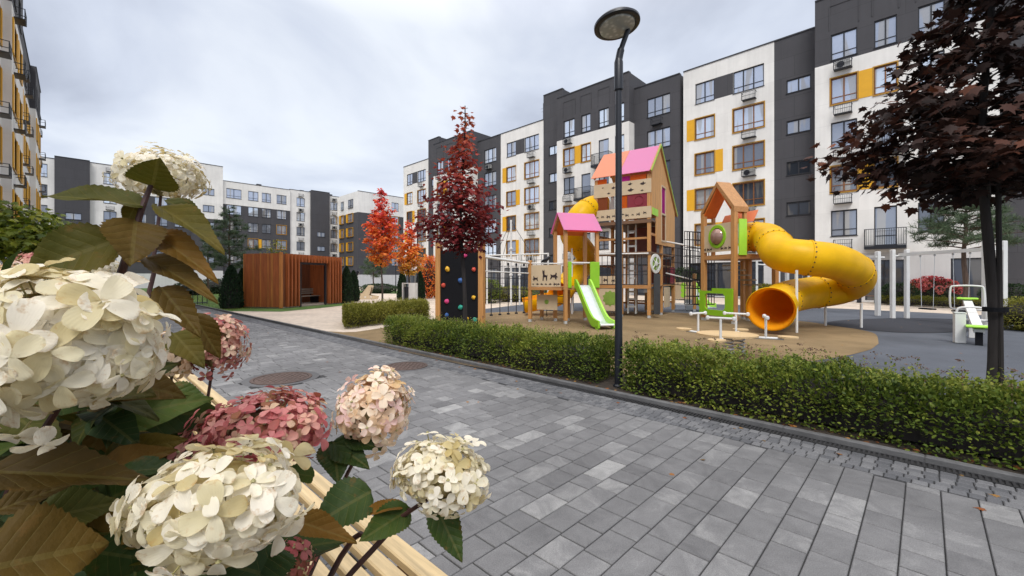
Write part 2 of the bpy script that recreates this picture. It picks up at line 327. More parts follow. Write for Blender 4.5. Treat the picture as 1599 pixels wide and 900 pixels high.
wood('plank_wood', (.56, .3, .11), .5, 'Z', .22, 20)
wood('dark_beam', (.16, .085, .045), .6, 'X', .2)
wood('pavilion_slat', (.32, .09, .026), .55, 'Z', .4, 10)
wood('pavilion_edge', (.4, .15, .035), .5, 'Z', .3, 10)
wood('pavilion_inner', (.2, .07, .03), .6, 'Z', .3, 10)
wood('bench_slat', (.56, .42, .225), .5, 'X', .28, 26)
mat('bench_gap_wood', (.13, .075, .04), .7, .3, 30)
wood('seat_ply', (.62, .44, .23), .45, 'X', .12, 8)
wood('grey_wood', (.32, .27, .22), .7, 'X', .2)
wood('bark', (.055, .042, .035), .9, 'Z', .5, 22); wood('bark_dark', (.022, .018, .017), .9, 'Z', .5, 22); wood('bark_pine', (.09, .06, .045), .9, 'Z', .5, 22)
mat('stem_red', (.05, .018, .014), .6, .4, 30)
glassmat('pink_sheet', (.85, .34, .6), .86); glassmat('orange_sheet', (.92, .42, .24), .86); glassmat('magenta_sheet', (.62, .03, .4), .75); glassmat('rose_sheet', (.5, .1, .14), .72); glassmat('amber_sheet', (.8, .2, .02), .75); glassmat('brown_sheet', (.42, .13, .05), .7)
glassmat('clear_sheet', (.7, .72, .72), .3)
# ------------------------------------------------------------------ ground
def sheet(name, pts, z, m, kind='structure'):
    b = MB(); b.face([(p[0], p[1], z) for p in pts]); o = b.obj(name, m, fix=False)
    if o.data.polygons[0].normal.z < 0: o.data.flip_normals()
    return struct(o, kind)
sheet('ground', [(-500, -400), (400, -400), (400, 400), (-500, 400)], -.06, 'far_ground')
sheet('soil_bed', [(-60, -3.5), (30, -3.5), (30, .22), (-60, .22)], -.012, 'soil')
sheet('beige_plaza', [(-80, 4.96), (-8.2, 4.96), (-8.2, 36.4), (-80, 36.4)], -.016, 'beige_paving')
sheet('back_path', [(-8.2, 27.0), (30, 25.5), (30, 36.4), (-8.2, 36.4)], -.0161, 'beige_paving')
gq = lambda x, y: tuple(gp(x, y)[:2])
sheet('lawn', [(-23.6, 5.0), gq(440, 486.5), gq(500, 481), gq(545, 476), (-31, 14.5), (-50, 15), (-91, 14), (-91, 4.98)], -.008, 'lawn_green')
sheet('lawn_patch', [gq(548, 458), gq(640, 459), gq(625, 454.5), gq(560, 454)], -.004, 'lawn_green')
sheet('blue_rubber_surface', [(-8.0, 4.98), (30, 4.98), (30, 25.0), (5, 25.8), (-3, 27.2), (-12, 26.5), (-17.5, 20), (-15.8, 14.0), (-11, 10.5)], -.004, 'blue_rubber')
tan = [gq(*p) for p in ((1372, 537), (1367, 522), (1342, 515), (1297, 508), (1243, 501), (1120, 491.5), (1000, 487), (850, 486), (757, 489), (690, 497), (640, 505), (555, 518.5))] + [(-11.9, 4.98), (-4, 4.98), gq(1180, 572), gq(1260, 565), gq(1325, 555), gq(1360, 546)]
tan = [tuple(p[:2]) for p in spline([(x, y, 0) for x, y in tan], 4)]
sheet('tan_rubber_surface', tan, .002, 'tan_rubber')
ov = [gq(*p) for p in ((1288, 507), (1345, 515), (1420, 520), (1490, 519), (1560, 513), (1540, 505), (1500, 499), (1410, 497), (1340, 499), (1300, 502))]
sheet('dark_rubber_oval', [tuple(p[:2]) for p in spline([(x, y, 0) for x, y in ov + ov[:1]], 5)[:-1]], .006, 'dark_rubber')
sheet('path_bed', [(-90, .2), (30, .2), (30, 4.86), (-90, 4.86)], -.011, 'joint_sand')
sheet('planting_bed', [(-8.9, 4.95), (30, 4.95), (30, 6.25), (-8.4, 6.0)], .01, 'soil')
# pavers: columns across the path, each stone its own bevelled block, shade by a per-vertex value
def paver_mat(name, lo, mid, hi, blot=.5):
    m, nt, b = nodes(name); L = nt.links.new
    a = N(nt, 'ShaderNodeAttribute', attribute_name='v'); tc = N(nt, 'ShaderNodeTexCoord')
    off = N(nt, 'ShaderNodeVectorMath', operation='SCALE'); off.inputs['Scale'].default_value = 7
    cv = N(nt, 'ShaderNodeCombineXYZ'); L(a.outputs['Fac'], cv.inputs[2]); L(cv.outputs[0], off.inputs[0])
    ad = N(nt, 'ShaderNodeVectorMath', operation='ADD'); L(tc.outputs['Object'], ad.inputs[0]); L(off.outputs[0], ad.inputs[1])
    nz = N(nt, 'ShaderNodeTexNoise', i_Scale=4.4, i_Detail=8, i_Roughness=.7, i_Distortion=1.1); L(ad.outputs[0], nz.inputs['Vector'])
    ma = N(nt, 'ShaderNodeMath', operation='MULTIPLY_ADD'); L(nz.outputs['Fac'], ma.inputs[0]); ma.inputs[1].default_value = blot
    sb = N(nt, 'ShaderNodeMath', operation='SUBTRACT'); L(a.outputs['Fac'], sb.inputs[0]); sb.inputs[1].default_value = blot / 2; L(sb.outputs[0], ma.inputs[2])
    r = ramp(nt, [lo, mid, hi], [.1, .5, .9]); L(ma.outputs[0], r.inputs['Fac'])
    n2 = N(nt, 'ShaderNodeTexNoise', i_Scale=160, i_Detail=2); L(tc.outputs['Object'], n2.inputs['Vector'])
    r2 = ramp(nt, [(.8,) * 3, (1.12,) * 3], [.35, .65]); L(n2.outputs['Fac'], r2.inputs['Fac'])
    n3 = N(nt, 'ShaderNodeTexNoise', i_Scale=.55, i_Detail=4); L(tc.outputs['Object'], n3.inputs['Vector'])
    r3 = ramp(nt, [(.8,) * 3, (1.08,) * 3], [.35, .65]); L(n3.outputs['Fac'], r3.inputs['Fac'])
    mx = N(nt, 'ShaderNodeMixRGB', blend_type='MULTIPLY', i_Fac=1); L(r.outputs['Color'], mx.inputs['Color1']); L(r2.outputs['Color'], mx.inputs['Color2'])
    m3 = N(nt, 'ShaderNodeMixRGB', blend_type='MULTIPLY', i_Fac=1); L(mx.outputs['Color'], m3.inputs['Color1']); L(r3.outputs['Color'], m3.inputs['Color2'])
    L(m3.outputs['Color'], b.inputs['Base Color']); b.inputs['Roughness'].default_value = .68; b.inputs['Specular IOR Level'].default_value = .3
    bp = N(nt, 'ShaderNodeBump', i_Strength=.25, i_Distance=.003); L(n2.outputs['Fac'], bp.inputs['Height']); L(bp.outputs['Normal'], b.inputs['Normal'])
paver_mat('paver_stone', (.11, .109, .112), (.19, .189, .191), (.4, .397, .387), .85)
paver_mat('cobble_stone', (.075, .078, .085), (.12, .122, .13), (.2, .2, .205), .3)
def stones(name, rects, m, z=0, b=.004, dep=.02, tilt=.0012):
    V = []; F = []; val = []
    for x0, x1, y0, y1, v, ro in rects:
        k = len(V); cx, cy = (x0 + x1) / 2, (y0 + y1) / 2; ca, sa = math.cos(ro), math.sin(ro)
        tx, ty = rnd.uniform(-tilt, tilt) * 4, rnd.uniform(-tilt, tilt) * 4; dz = rnd.uniform(-tilt, tilt)
        for zz, i in ((z, b), (z - b, 0), (z - dep, 0)):
            for x, y in ((x0 + i, y0 + i), (x1 - i, y0 + i), (x1 - i, y1 - i), (x0 + i, y1 - i)):
                X, Y = x - cx, y - cy; V.append((cx + X * ca - Y * sa, cy + X * sa + Y * ca, zz + dz + X * tx + Y * ty)); val.append(v)
        F.append([k, k + 1, k + 2, k + 3])
        for l in (0, 4):
            for q in range(4): a = k + l + q; c = k + l + (q + 1) % 4; F.append([a, a + 4, c + 4, c])
    me = bpy.data.meshes.new(name); me.from_pydata(V, [], F); me.materials.append(MATS[m])
    at_ = me.attributes.new('v', 'FLOAT', 'POINT'); at_.data.foreach_set('value', val)
    o = bpy.data.objects.new(name, me); COL.objects.link(o); return struct(o)
MH = [(gp(440, 591), .4), (gp(635, 572), .34)]
rects = []; x = 4.4; shade = 0
while x > -62:
    wc = .18; y = .22 - rnd.choice([0, .05, .1, .14])
    while y < 4.28:
        ln = rnd.choice([.18, .2, .24, .27, .3, .36]) if x > -30 else .4
        y1 = min(y + ln, 4.29)
        if y1 - y > .05:
            cx, cy = x - wc / 2, (y + y1) / 2
            v = min(1, max(0, rnd.gauss(.42, .07) + (.16 if rnd.random() < .12 else 0)))
            if not any((cx - p.x) ** 2 + (cy - p.y) ** 2 < (r + .09) ** 2 for p, r in MH): rects.append((x - wc + .0035, x - .0035, y + .0045, y1 - .0045, v, 0))
        y += ln
    x -= wc
stones('paver_path', rects, 'paver_stone')
rects = []
for i in range(5):
    x = 4.4; yy = 4.3 + i * .084
    while x > -26:
        l = rnd.uniform(.075, .1); rects.append((x - l + .004, x - .003, yy + .004 + rnd.uniform(-.002, .002), yy + .08 + rnd.uniform(-.002, .002), .3 + .5 * rnd.random(), rnd.uniform(-.03, .03))); x -= l
stones('cobble_strip', rects, 'cobble_stone', .001, .006, .02, .0018)
k = MB(); x = 5.0
while x > -60:
    k.box(x - .998, x, 4.845, 4.915, -.02, .048, bev=.008); x -= 1.0
struct(k.obj('kerb', 'kerb_concrete'))
k = MB(); x = 5.0
k.box(-24, 5, 4.722, 4.73, -.005, .004); k.box(-24, 5, 4.825, 4.833, -.005, .004)
while x > -12: k.box(x - .016, x, 4.73, 4.825, -.004, .003); x -= .034
struct(k.obj('drain_channel', 'drain_iron'))
for (p, r), lb in zip(MH, ('round rusty manhole cover in the grey pavers nearer the wooden bench', 'round rusty manhole cover in the grey pavers nearer the hedge')):
    t = thing('manhole_cover', lb, 'manhole cover', (p.x, p.y, 0), 0, 'manhole covers')
    c = MB(); c.lathe([(.0, .006), (r * .9, .006), (r * .9, -.01)], 40)
    for i in range(-6, 7):
        for j in range(-6, 7):
            if (i * i + j * j) ** .5 < 6 and (i + j) % 2 == 0: c.box(i * r * .14 - .018, i * r * .14 + .018, j * r * .14 - .008, j * r * .14 + .008, .0055, .011, ang=PI / 4 * (1 if i % 2 else -1), piv=(i * r * .14, j * r * .14))
    c.obj('lid', 'cast_iron', t)
    MB().lathe([(r * .92, -.01), (r * .92, .009), (r * 1.04, .009), (r * 1.04, -.01)], 40).obj('rim', 'cast_iron', t)
    MB().lathe([(r * 1.045, -.012), (r * 1.045, .0015), (r * 1.3, .0015), (r * 1.3, -.012)], 40).obj('concrete_collar', 'paver_stone', t)
# ------------------------------------------------------------------ buildings
def plaster(name, c, line=.06, var=.05):
    m, nt, b = nodes(name); L = nt.links.new
    tc = N(nt, 'ShaderNodeTexCoord'); sp = N(nt, 'ShaderNodeSeparateXYZ'); L(tc.outputs['Object'], sp.inputs[0])
    cv = N(nt, 'ShaderNodeCombineXYZ'); L(sp.outputs['X'], cv.inputs[0]); L(sp.outputs['Z'], cv.inputs[1])
    bt = N(nt, 'ShaderNodeTexBrick', i_Scale=1.0); bt.offset = .37
    bt.inputs['Color1'].default_value = (*[x * (1 - var) for x in c], 1); bt.inputs['Color2'].default_value = (*[min(1, x * (1 + var)) for x in c], 1)
    bt.inputs['Mortar'].default_value = (*[x * (1 - line) for x in c], 1); bt.inputs['Mortar Size'].default_value = .02; bt.inputs['Brick Width'].default_value = 2.3; bt.inputs['Row Height'].default_value = 1.5
    L(cv.outputs[0], bt.inputs['Vector'])
    nz = N(nt, 'ShaderNodeTexNoise', i_Scale=.5, i_Detail=6, i_Roughness=.65); L(tc.outputs['Object'], nz.inputs['Vector'])
    r = ramp(nt, [(.9,) * 3, (1.03,) * 3], [.32, .64]); L(nz.outputs['Fac'], r.inputs['Fac'])
    mp = N(nt, 'ShaderNodeMapping'); mp.inputs['Scale'].default_value = (3, 3, .18); L(tc.outputs['Object'], mp.inputs['Vector'])
    n2 = N(nt, 'ShaderNodeTexNoise', i_Scale=1.0, i_Detail=5); L(mp.outputs[0], n2.inputs['Vector'])
    r2 = ramp(nt, [(.955,) * 3, (1.02,) * 3], [.35, .6]); L(n2.outputs['Fac'], r2.inputs['Fac'])
    a = N(nt, 'ShaderNodeMixRGB', blend_type='MULTIPLY', i_Fac=1); L(bt.outputs['Color'], a.inputs['Color1']); L(r.outputs['Color'], a.inputs['Color2'])
    d = N(nt, 'ShaderNodeMixRGB', blend_type='MULTIPLY', i_Fac=1); L(a.outputs['Color'], d.inputs['Color1']); L(r2.outputs['Color'], d.inputs['Color2'])
    L(d.outputs['Color'], b.inputs['Base Color']); b.inputs['Roughness'].default_value = .85
    n3 = N(nt, 'ShaderNodeTexNoise', i_Scale=60, i_Detail=2); L(tc.outputs['Object'], n3.inputs['Vector'])
    bp = N(nt, 'ShaderNodeBump', i_Strength=.15, i_Distance=.01); L(n3.outputs['Fac'], bp.inputs['Height']); L(bp.outputs['Normal'], b.inputs['Normal'])
plaster('white_plaster', (.77, .755, .725), .05, .035); plaster('charcoal_plaster', (.062, .061, .068), .25, .05); plaster('plinth_white', (.62, .61, .6), .1, .04)
mat('frame_dark', (.02, .021, .026), .4); mat('frame_orange', (.2, .075, .02), .5, .2); mat('trim_ochre', (.42, .22, .02), .5)
mat('yellow_panel_paint', (.72, .37, .01), .55, .06, 2); mat('coping_metal', (.05, .05, .056), .4, metal=.3)
mat('unit_white', (.5, .5, .48), .5, .08, 3); mat('reveal', (.3, .29, .28), .8); mat('curtain', (.4, .38, .36), .9)
pane_mat('pane_sky_tint', (.62, .68, .8), .62); pane_mat('pane_dim_tint', (.3, .33, .39), .5); pane_mat('pane_black', (.06, .07, .09), .3)  # bright glass mimics reflected sky, dimmer glass reflected buildings; reflection put into colour
WM = ['white_plaster', 'charcoal_plaster', 'plinth_white', 'reveal']
WCACHE = {}
def window_meshes(w, h, n, fr, trim):
    key = (round(w, 2), round(h, 2), n, fr, trim)
    if key in WCACHE: return WCACHE[key]
    f = MB(); t = .06; y0, y1 = .06, .14
    f.box(0, t, y0, y1, 0, h); f.box(w - t, w, y0, y1, 0, h); f.box(t, w - t, y0, y1, 0, t); f.box(t, w - t, y0, y1, h - t, h)
    for i in range(1, n): x = w * i / n; f.box(x - .04, x + .04, y0 + .003, y1, t, h - t)
    if h > 1.3: f.box(t, w - t, y0 + .012, y1, h * .24, h * .24 + .05)
    for i in range(n):                                # inner sash lines
        x0, x1 = w * i / n + .05, w * (i + 1) / n - .05
        f.box(x0, x1, y0 + .02, y1 - .005, h - t - .035, h - t + .001)
    f.box(-.04, w + .04, -.05, .06, -.035, -.002)      # sill
    if trim:
        q = .075
        f.box(-q, 0, -.03, .15, -.04, h + q, 1); f.box(w, w + q, -.03, .15, -.04, h + q, 1); f.box(0, w, -.03, .15, h, h + q, 1); f.box(-q, w + q, -.055, .05, -.11, -.04, 1)
    p = MB(); p.box(t * .6, w - t * .6, .105, .118, t * .6, h - t * .6)
    a = f.obj('window', [fr, 'trim_ochre']); b = p.obj('pane', 'pane_sky_tint'); ma, mb = a.data, b.data
    bpy.data.objects.remove(a); bpy.data.objects.remove(b); WCACHE[key] = (ma, mb); return ma, mb
def put(name, me, parent, loc=(0, 0, 0), rz=0):
    o = bpy.data.objects.new(name, me); COL.objects.link(o); o.parent = parent; o.location = loc; o.rotation_euler = (0, 0, rz); return o
PC = {}
def pane_variant(me, pm):
    if (me.name, pm) not in PC:
        c = me.copy(); c.materials.clear(); c.materials.append(MATS[pm]); PC[(me.name, pm)] = c
    return PC[(me.name, pm)]
def _bask():
    b = MB(); w, h, d = .95, .58, .42
    for x in (0, w): b.box(x - .02, x + .02, -d, -d + .04, 0, h); b.box(x - .015, x + .015, -d + .04, 0, 0, .03); b.box(x - .015, x + .015, -d + .04, 0, h - .03, h)
    for z in (0, h * .5, h - .03): b.box(.02, w - .02, -d + .005, -d + .03, z, z + .025)
    for i in range(1, 10): b.box(w * i / 10 - .008, w * i / 10 + .008, -d + .008, -d + .025, .025, h - .03)
    b.box(.02, w - .02, -d + .03, 0, -.01, .015)
    u = MB(); u.box(.08, .86, -.35, -.06, .02, .54, 0, bev=.02); u.lathe([(0, .012), (.2, .012), (.21, .02), (.215, .0)], 20, (.36, -.352, .28), 1, (0, -1, 0))
    a = b.obj('air_conditioner_basket', 'black_metal'); c = u.obj('air_conditioner', ['unit_white', 'frame_dark']); r = (a.data, c.data)
    bpy.data.objects.remove(a); bpy.data.objects.remove(c); return r
BASK, ACU = _bask()
def _balc(w):
    b = MB(); d = .75
    b.box(-w / 2, w / 2, -d, 0, -.22, -.02)
    for z in (.0, 1.02): b.box(-w / 2, w / 2, -d, -d + .04, z, z + .04)
    n = int(w / .11)
    for i in range(n + 1): x = -w / 2 + .02 + (w - .04) * i / n; b.box(x - .011, x + .011, -d + .008, -d + .03, .04, 1.02)
    for sx in (-w / 2, w / 2 - .03):
        b.box(sx, sx + .03, -d + .04, 0, 1.02, 1.06)
        for i in range(1, 6): y = -d + d * i / 6; b.box(sx + .005, sx + .025, y - .011, y + .011, -.02, 1.02)
    a = b.obj('balcony', 'black_metal'); m = a.data; bpy.data.objects.remove(a); return m
BALC = _balc(2.0)
def add_window(root, kind, s, z, w, h, y, n=2, fr='frame_dark', trim=False, pm='pane_sky_tint'):
    ma, mb = window_meshes(w, h, n, fr, trim)
    o = put(kind, ma, root, (s, y, z)); put('pane', pane_variant(mb, pm), o)
    return o
def wall(root, s0, s1, proj, top, bands, wins, patches=(), depth=9, coping=True):
    """front face with real openings; bands = [(z_from, material index)], wins = [(s,z,w,h)], patches = [(s0,s1,z0,z1,mi)]"""
    xs = sorted({s0, s1} | {a for q in wins for a in (q[0], q[0] + q[2])} | {a for p in patches for a in p[:2]})
    zs = sorted({0, top} | {b[0] for b in bands if 0 < b[0] < top} | {a for q in wins for a in (q[1], q[1] + q[3])} | {a for p in patches for a in p[2:4]})
    b = MB(); y = -proj
    def mi_at(x, z):
        for p in patches:
            if p[0] < x < p[1] and p[2] < z < p[3]: return p[4]
        r = bands[0][1]
        for zf, mi in bands:
            if z > zf: r = mi
        return r
    for i in range(len(xs) - 1):
        for j in range(len(zs) - 1):
            cx, cz = (xs[i] + xs[i + 1]) / 2, (zs[j] + zs[j + 1]) / 2
            if xs[i + 1] - xs[i] < 1e-5 or zs[j + 1] - zs[j] < 1e-5: continue
            if any(q[0] < cx < q[0] + q[2] and q[1] < cz < q[1] + q[3] for q in wins): continue
            b.face([(xs[i], y, zs[j]), (xs[i + 1], y, zs[j]), (xs[i + 1], y, zs[j + 1]), (xs[i], y, zs[j + 1])], mi_at(cx, cz))
    for q in wins:
        a, c, z0, z1 = q[0], q[0] + q[2], q[1], q[1] + q[3]; e = .17; mi = mi_at(a - .01, z0 - .01)
        b.face([(a, y, z0), (a, y, z1), (a, y + e, z1), (a, y + e, z0)], mi); b.face([(c, y, z1), (c, y, z0), (c, y + e, z0), (c, y + e, z1)], mi)
        b.face([(a, y, z1), (c, y, z1), (c, y + e, z1), (a, y + e, z1)], mi); b.face([(c, y, z0), (a, y, z0), (a, y + e, z0), (c, y + e, z0)], mi)
        b.face([(a, y + e, z0), (a, y + e, z1), (c, y + e, z1), (c, y + e, z0)], 3)
    bz = sorted([0] + [z for z, _ in bands if 0 < z < top] + [top])
    for z0, z1 in zip(bz, bz[1:]):
        mi = mi_at(s0 - 1e3, (z0 + z1) / 2)
        b.face([(s0, depth, z0), (s0, y, z0), (s0, y, z1), (s0, depth, z1)], mi); b.face([(s1, y, z0), (s1, depth, z0), (s1, depth, z1), (s1, y, z1)], mi)
    b.face([(s0, y, top), (s1, y, top), (s1, depth, top), (s0, depth, top)], mi_at(s0, top - .1)); b.face([(s0, depth, 0), (s0, depth, top), (s1, depth, top), (s1, depth, 0)], 0)
    o = b.obj('wall', WM, root, fix=False)
    if coping:
        c = MB(); c.box(s0 + .002, s1 - .002, y - .05, y + .35, top + .001, top + .09); c.obj('coping', 'coping_metal', root)
    return o
def pmat(z): return 'pane_sky_tint' if z > 12 or rnd.random() < .2 else ('pane_dim_tint' if rnd.random() < .75 else 'pane_black')  # glass tone picked by height, painting in what each floor reflects
def basket(root, s, z, y, unit=None):
    o = put('air_conditioner_basket', BASK, root, (s, y, z))
    if unit if unit is not None else rnd.random() < .22: put('air_conditioner', ACU, o)
def ypanel(root, a, b, z0, z1, y):
    MB().box(a, b, y - .02, y + .03, z0, z1).obj('yellow_panel', 'yellow_panel_paint', root)
ZS = [1.4, 4.4, 7.4, 10.4, 13.4, 16.4]
def shop(root, s, w, y):                     # dark framed ground floor glazing
    f = MB(); h = 2.75; f.box(0, w, .05, .13, 0, .08); f.box(0, w, .05, .13, h - .08, h); n = max(2, int(w / 1.0))
    for i in range(n + 1): x = w * i / n; f.box(max(0, x - .035), min(w, x + .035), .053, .13, .08, h - .08)
    f.box(.03, w - .03, .06, .12, 2.1, 2.16)
    o = f.obj('shop_window', 'frame_dark', root); o.location = (s, y, .12)
    p = MB(); p.box(.03, w - .03, .09, .1, .05, h - .05); p.obj('pane', 'pane_black', o)
def door(root, s, w, h, y, z=.12):
    f = MB(); f.box(0, .07, .04, .13, 0, h); f.box(w - .07, w, .04, .13, 0, h); f.box(.07, w - .07, .04, .13, h - .07, h); f.box(w / 2 - .03, w / 2 + .03, .045, .12, 0, h - .07); f.box(w / 2 - .1, w / 2 - .07, 0, .05, .8, 1.4)
    o = f.obj('entrance_door', 'frame_dark', root); o.location = (s, y, z)
    MB().box(.05, w - .05, .085, .1, .02, h - .05).obj('pane', 'pane_black', o)
# --- long building right of the playground
RB = thing('apartment_building', 'long white and charcoal apartment block with yellow panels standing behind the playground', 'building', (0, 37, 0))
def mod_A(s):
    W = []; y = 0
    for k in range(1, 6):
        z = ZS[k]; a = s + 1.02; c = s + 4.02; pm = pmat(z); orange = k < 5
        W += [(a, z, 1.55, 1.75), (c, z - (.1 if orange else 0), 2.2, 1.75 + (.1 if orange else 0))]
        add_window(RB, 'window', a, z, 1.55, 1.75, y, 2, 'frame_dark' if not orange else 'frame_orange', orange, pm)
        add_window(RB, 'window', c, W[-1][1], 2.2, W[-1][3], y, 3, 'frame_dark' if not orange else 'frame_orange', orange, pmat(z))
        if orange:
            if k % 2 == 0: ypanel(RB, s + .3, s + .94, z - .03, z + 1.78, y)
            else: ypanel(RB, s + 2.66, s + 3.25, z - .03, z + 1.78, y)
        basket(RB, s + 4.75, z - .85, y, k == 3 or None)
    W += [(s + .6, .12, 5.6, 2.75)]; shop(RB, s + .6, 5.6, y)
    wall(RB, s, s + 6.9, 0, 19.5, [(0, 2), (3.2, 0)], W, [(s + 2.57, s + 4.02, 16.4, 18.15, 1)])
def mod_B(s, top=19.5):
    W = []
    for z in (3.2, 6.2, 9.2, 12.25, 15.3):
        W.append((s + .8, z, 1.5, 1.0)); add_window(RB, 'stair_window', s + .8, z, 1.5, 1.0, 0, 2, 'frame_dark', False, 'pane_sky_tint' if z > 11 else 'pane_black')
    wall(RB, s, s + 2.7, 0, top, [(0, 1)], W)
def mod_C(s, c3='balcony', last=True):
    W = []; y = -1.0; wid = 8.5
    cols = [(s + .9, 1.4), (s + 3.15, 1.1), (s + 5.2, 1.15), (s + 7.0, 1.0)]
    for k in range(1, 6):
        z = ZS[k]
        for i, (a, w) in enumerate(cols):
            if i == 3 and (not last or k < 3): continue
            orange = k in (2, 4) and i < 2; bal = (k in (1, 3) and i == 1) or (c3 == 'balcony' and k in (2, 4) and i == 2)
            if bal:
                W.append((a, z - .75, w, 2.5)); o = add_window(RB, 'balcony_door', a, z - .75, w, 2.5, y, 1, 'frame_dark', False, pmat(z)); put('balcony', BALC, RB, (a + w / 2, y, z - .78))
            else:
                W.append((a, z, w, 1.75)); add_window(RB, 'window', a, z, w, 1.75, y, 2, 'frame_orange' if orange else 'frame_dark', orange, pmat(z))
        if k in (2, 4): ypanel(RB, s + 2.38, s + 3.07, z - .03, z + 1.78, y)
        basket(RB, s + 1.1, z - .84, y)
    if c3 == 'window':
        for a, w in ((s + 2.7, 1.9), (s + 6.6, 1.5)): W.append((a, .12, w, 2.6)); door(RB, a, w, 2.6, y)
    else: W.append((s + .7, .12, 6.8, 2.75)); shop(RB, s + .7, 6.8, y)
    wall(RB, s, s + wid, 1.0, 20.8, [(0, 2), (3.2, 0), (16.22, 1)], W)
    b = MB()
    for a, w in cols: b.box(a - .12, a - .06, -1.03, -1.0, 18.5, 20.1); b.box(a + w + .06, a + w + .12, -1.03, -1.0, 18.5, 20.1); b.box(a - .12, a + w + .12, -1.03, -1.0, 20.1, 20.16)
    b.obj('parapet_moulding', 'charcoal_plaster', RB)
def mod_D(s):
    W = []
    for k in range(1, 6):
        z = ZS[k]; W.append((s + 1.55, z, 2.2, 1.75)); add_window(RB, 'window', s + 1.55, z, 2.2, 1.75, 0, 3, 'frame_dark', False, pmat(z))
        if k < 5 and k % 2 == 0: basket(RB, s + 2.1, z + 2.1, 0)
    W.append((s + .5, .12, 3.4, 2.75)); shop(RB, s + .5, 3.4, 0)
    wall(RB, s, s + 4.6, 0, 19.5, [(0, 1)], W)
for i, s in enumerate((-60.3, -37.86, -15.1)):
    mod_A(s); mod_B(s + 6.9, 22.2 if i < 2 else 19.5); mod_C(s + 9.6, 'balcony' if i < 2 else 'window', i > 0)
    if i < 2: mod_D(s + 18.1 - .26)
wall(RB, 3.0, 7.6, 0, 19.5, [(0, 1)], [(4.4, 1.0, 2.2, 2.0)]); add_window(RB, 'window', 4.4, 1.0, 2.2, 2.0, 0, 2, 'frame_dark', True, 'pane_black')
v = MB()
for x, y in ((-50, 4), (-33, 3.5), (-16.5, 2.5), (-9, 3)): v.box(x, x + .5, y, y + .5, 19.5, 20.2); 
v.obj('roof_vent', 'coping_metal', RB)
v = MB(); v.tube([(-33.5, 3, 19.4), (-33.5, 3, 23)], .03, 6); v.tube([(-33.9, 3, 22.4), (-33.1, 3, 22.4)], .015, 5); v.tube([(-33.8, 3, 22.0), (-33.2, 3, 22.0)], .015, 5); v.obj('antenna', 'coping_metal', RB)
# --- building across the far end (faces the camera along the path)
BB = thing('apartment_building', 'far apartment block closing the end of the courtyard, white above and charcoal below', 'building', (-92, 0, 0), PI / 2)
def simple(root, s0, s1, proj, top, bands, cols, ks=(1, 2, 3, 4, 5), fr='frame_dark', yellow=(), ac=False, n=2, h=1.75, dep=9, kind='window', dark_from=None, patches=()):
    W = []
    for k in ks:
        for i, (a, w) in enumerate(cols):
            z = ZS[k]; W.append((a, z, w, h)); tr = (k, i) in yellow
            add_window(root, kind, a, z, w, h, -proj, n, 'frame_orange' if tr else fr, tr, 'pane_sky_tint' if k > 3 else 'pane_dim_tint')
            if ac: basket(root, a + w / 2 - .47, z + 1.95, -proj)
    wall(root, s0, s1, proj, top, bands, W, patches, dep)
WD = [(0, 2), (2.4, 1), (15.2, 0)]
simple(BB, -9, -2, 0, 19.2, [(0, 2), (3, 0)], [(-4.2, 1.5)], h=1.9)
simple(BB, -2, 1.7, .6, 19.5, [(0, 1)], [(-.9, 1.7)], ks=(1, 2, 3), h=1.0, kind='stair_window')
simple(BB, 1.7, 5.7, 0, 19.4, [(0, 2), (3, 0)], [(3.2, 1.5)], ac=True)
simple(BB, 5.7, 14.2, .4, 19.3, [(0, 2), (2.4, 1), (15.2, 0)], [(6.6, 1.7), (9.3, 1.7), (11.9, 1.4)], yellow=((1, 0), (1, 2)))
simple(BB, 14.2, 18.8, .8, 21.8, [(0, 2), (3, 1), (12.2, 0)], [(15.8, 1.7)], h=1.2)
simple(BB, 18.8, 30.3, .4, 19.4, WD, [(19.4, 2.4), (22.9, 1.7), (25.2, 1.6), (27.8, 1.8)], yellow=((3, 3), (2, 1), (2, 3), (1, 3), (1, 1)))
ypanel(BB, 24.65, 25.15, 7.4, 9.1, -.4)
simple(BB, 30.3, 34.3, .1, 19.6, [(0, 2), (3, 0)], [(31.6, 1.6)], ac=True)
simple(BB, 34.3, 38.1, .7, 19.9, [(0, 1)], [(35.5, 1.6)], ks=(1, 2, 3), h=1.0, kind='stair_window')
simple(BB, 38.1, 40.4, .1, 19.4, [(0, 2), (3, 0)], [(38.5, 1.5)], ac=True)
simple(BB, 40.4, 52, 9.0, 19.5, WD, [(48.0, 1.7)], n=2, yellow=((4, 0), (3, 0), (2, 0)), dep=8)
b = MB()                                          # windows of the wing's side face, which looks along -y
for k in range(1, 6):
    for a, w in ((1.2, 1.2), (4.6, 2.2)):
        ma, mb = window_meshes(w, 1.75, 2, 'frame_orange' if k < 5 else 'frame_dark', k < 5)
        o = put('window', ma, BB, (40.4 - .145, -a - 0.0, ZS[k]), -PI / 2); put('pane', pane_variant(mb, 'pane_dim_tint' if k < 4 else 'pane_sky_tint'), o)
        if k < 5: put('yellow_panel', MB().box(-.62, -.09, -.1, .15, -.03, 1.78).obj('yellow_panel', 'yellow_panel_paint').data, BB, (40.4 - .145, -a, ZS[k]), -PI / 2)
for o in [o for o in list(COL.objects) if o.name.startswith('yellow_panel') and o.parent is None]: bpy.data.objects.remove(o)
v = MB()
for x in (9, 15, 25, 33, 36, 39): v.box(x, x + .8, 2, 2.8, 19.3, 20.2)
v.obj('roof_vent', 'coping_metal', BB)
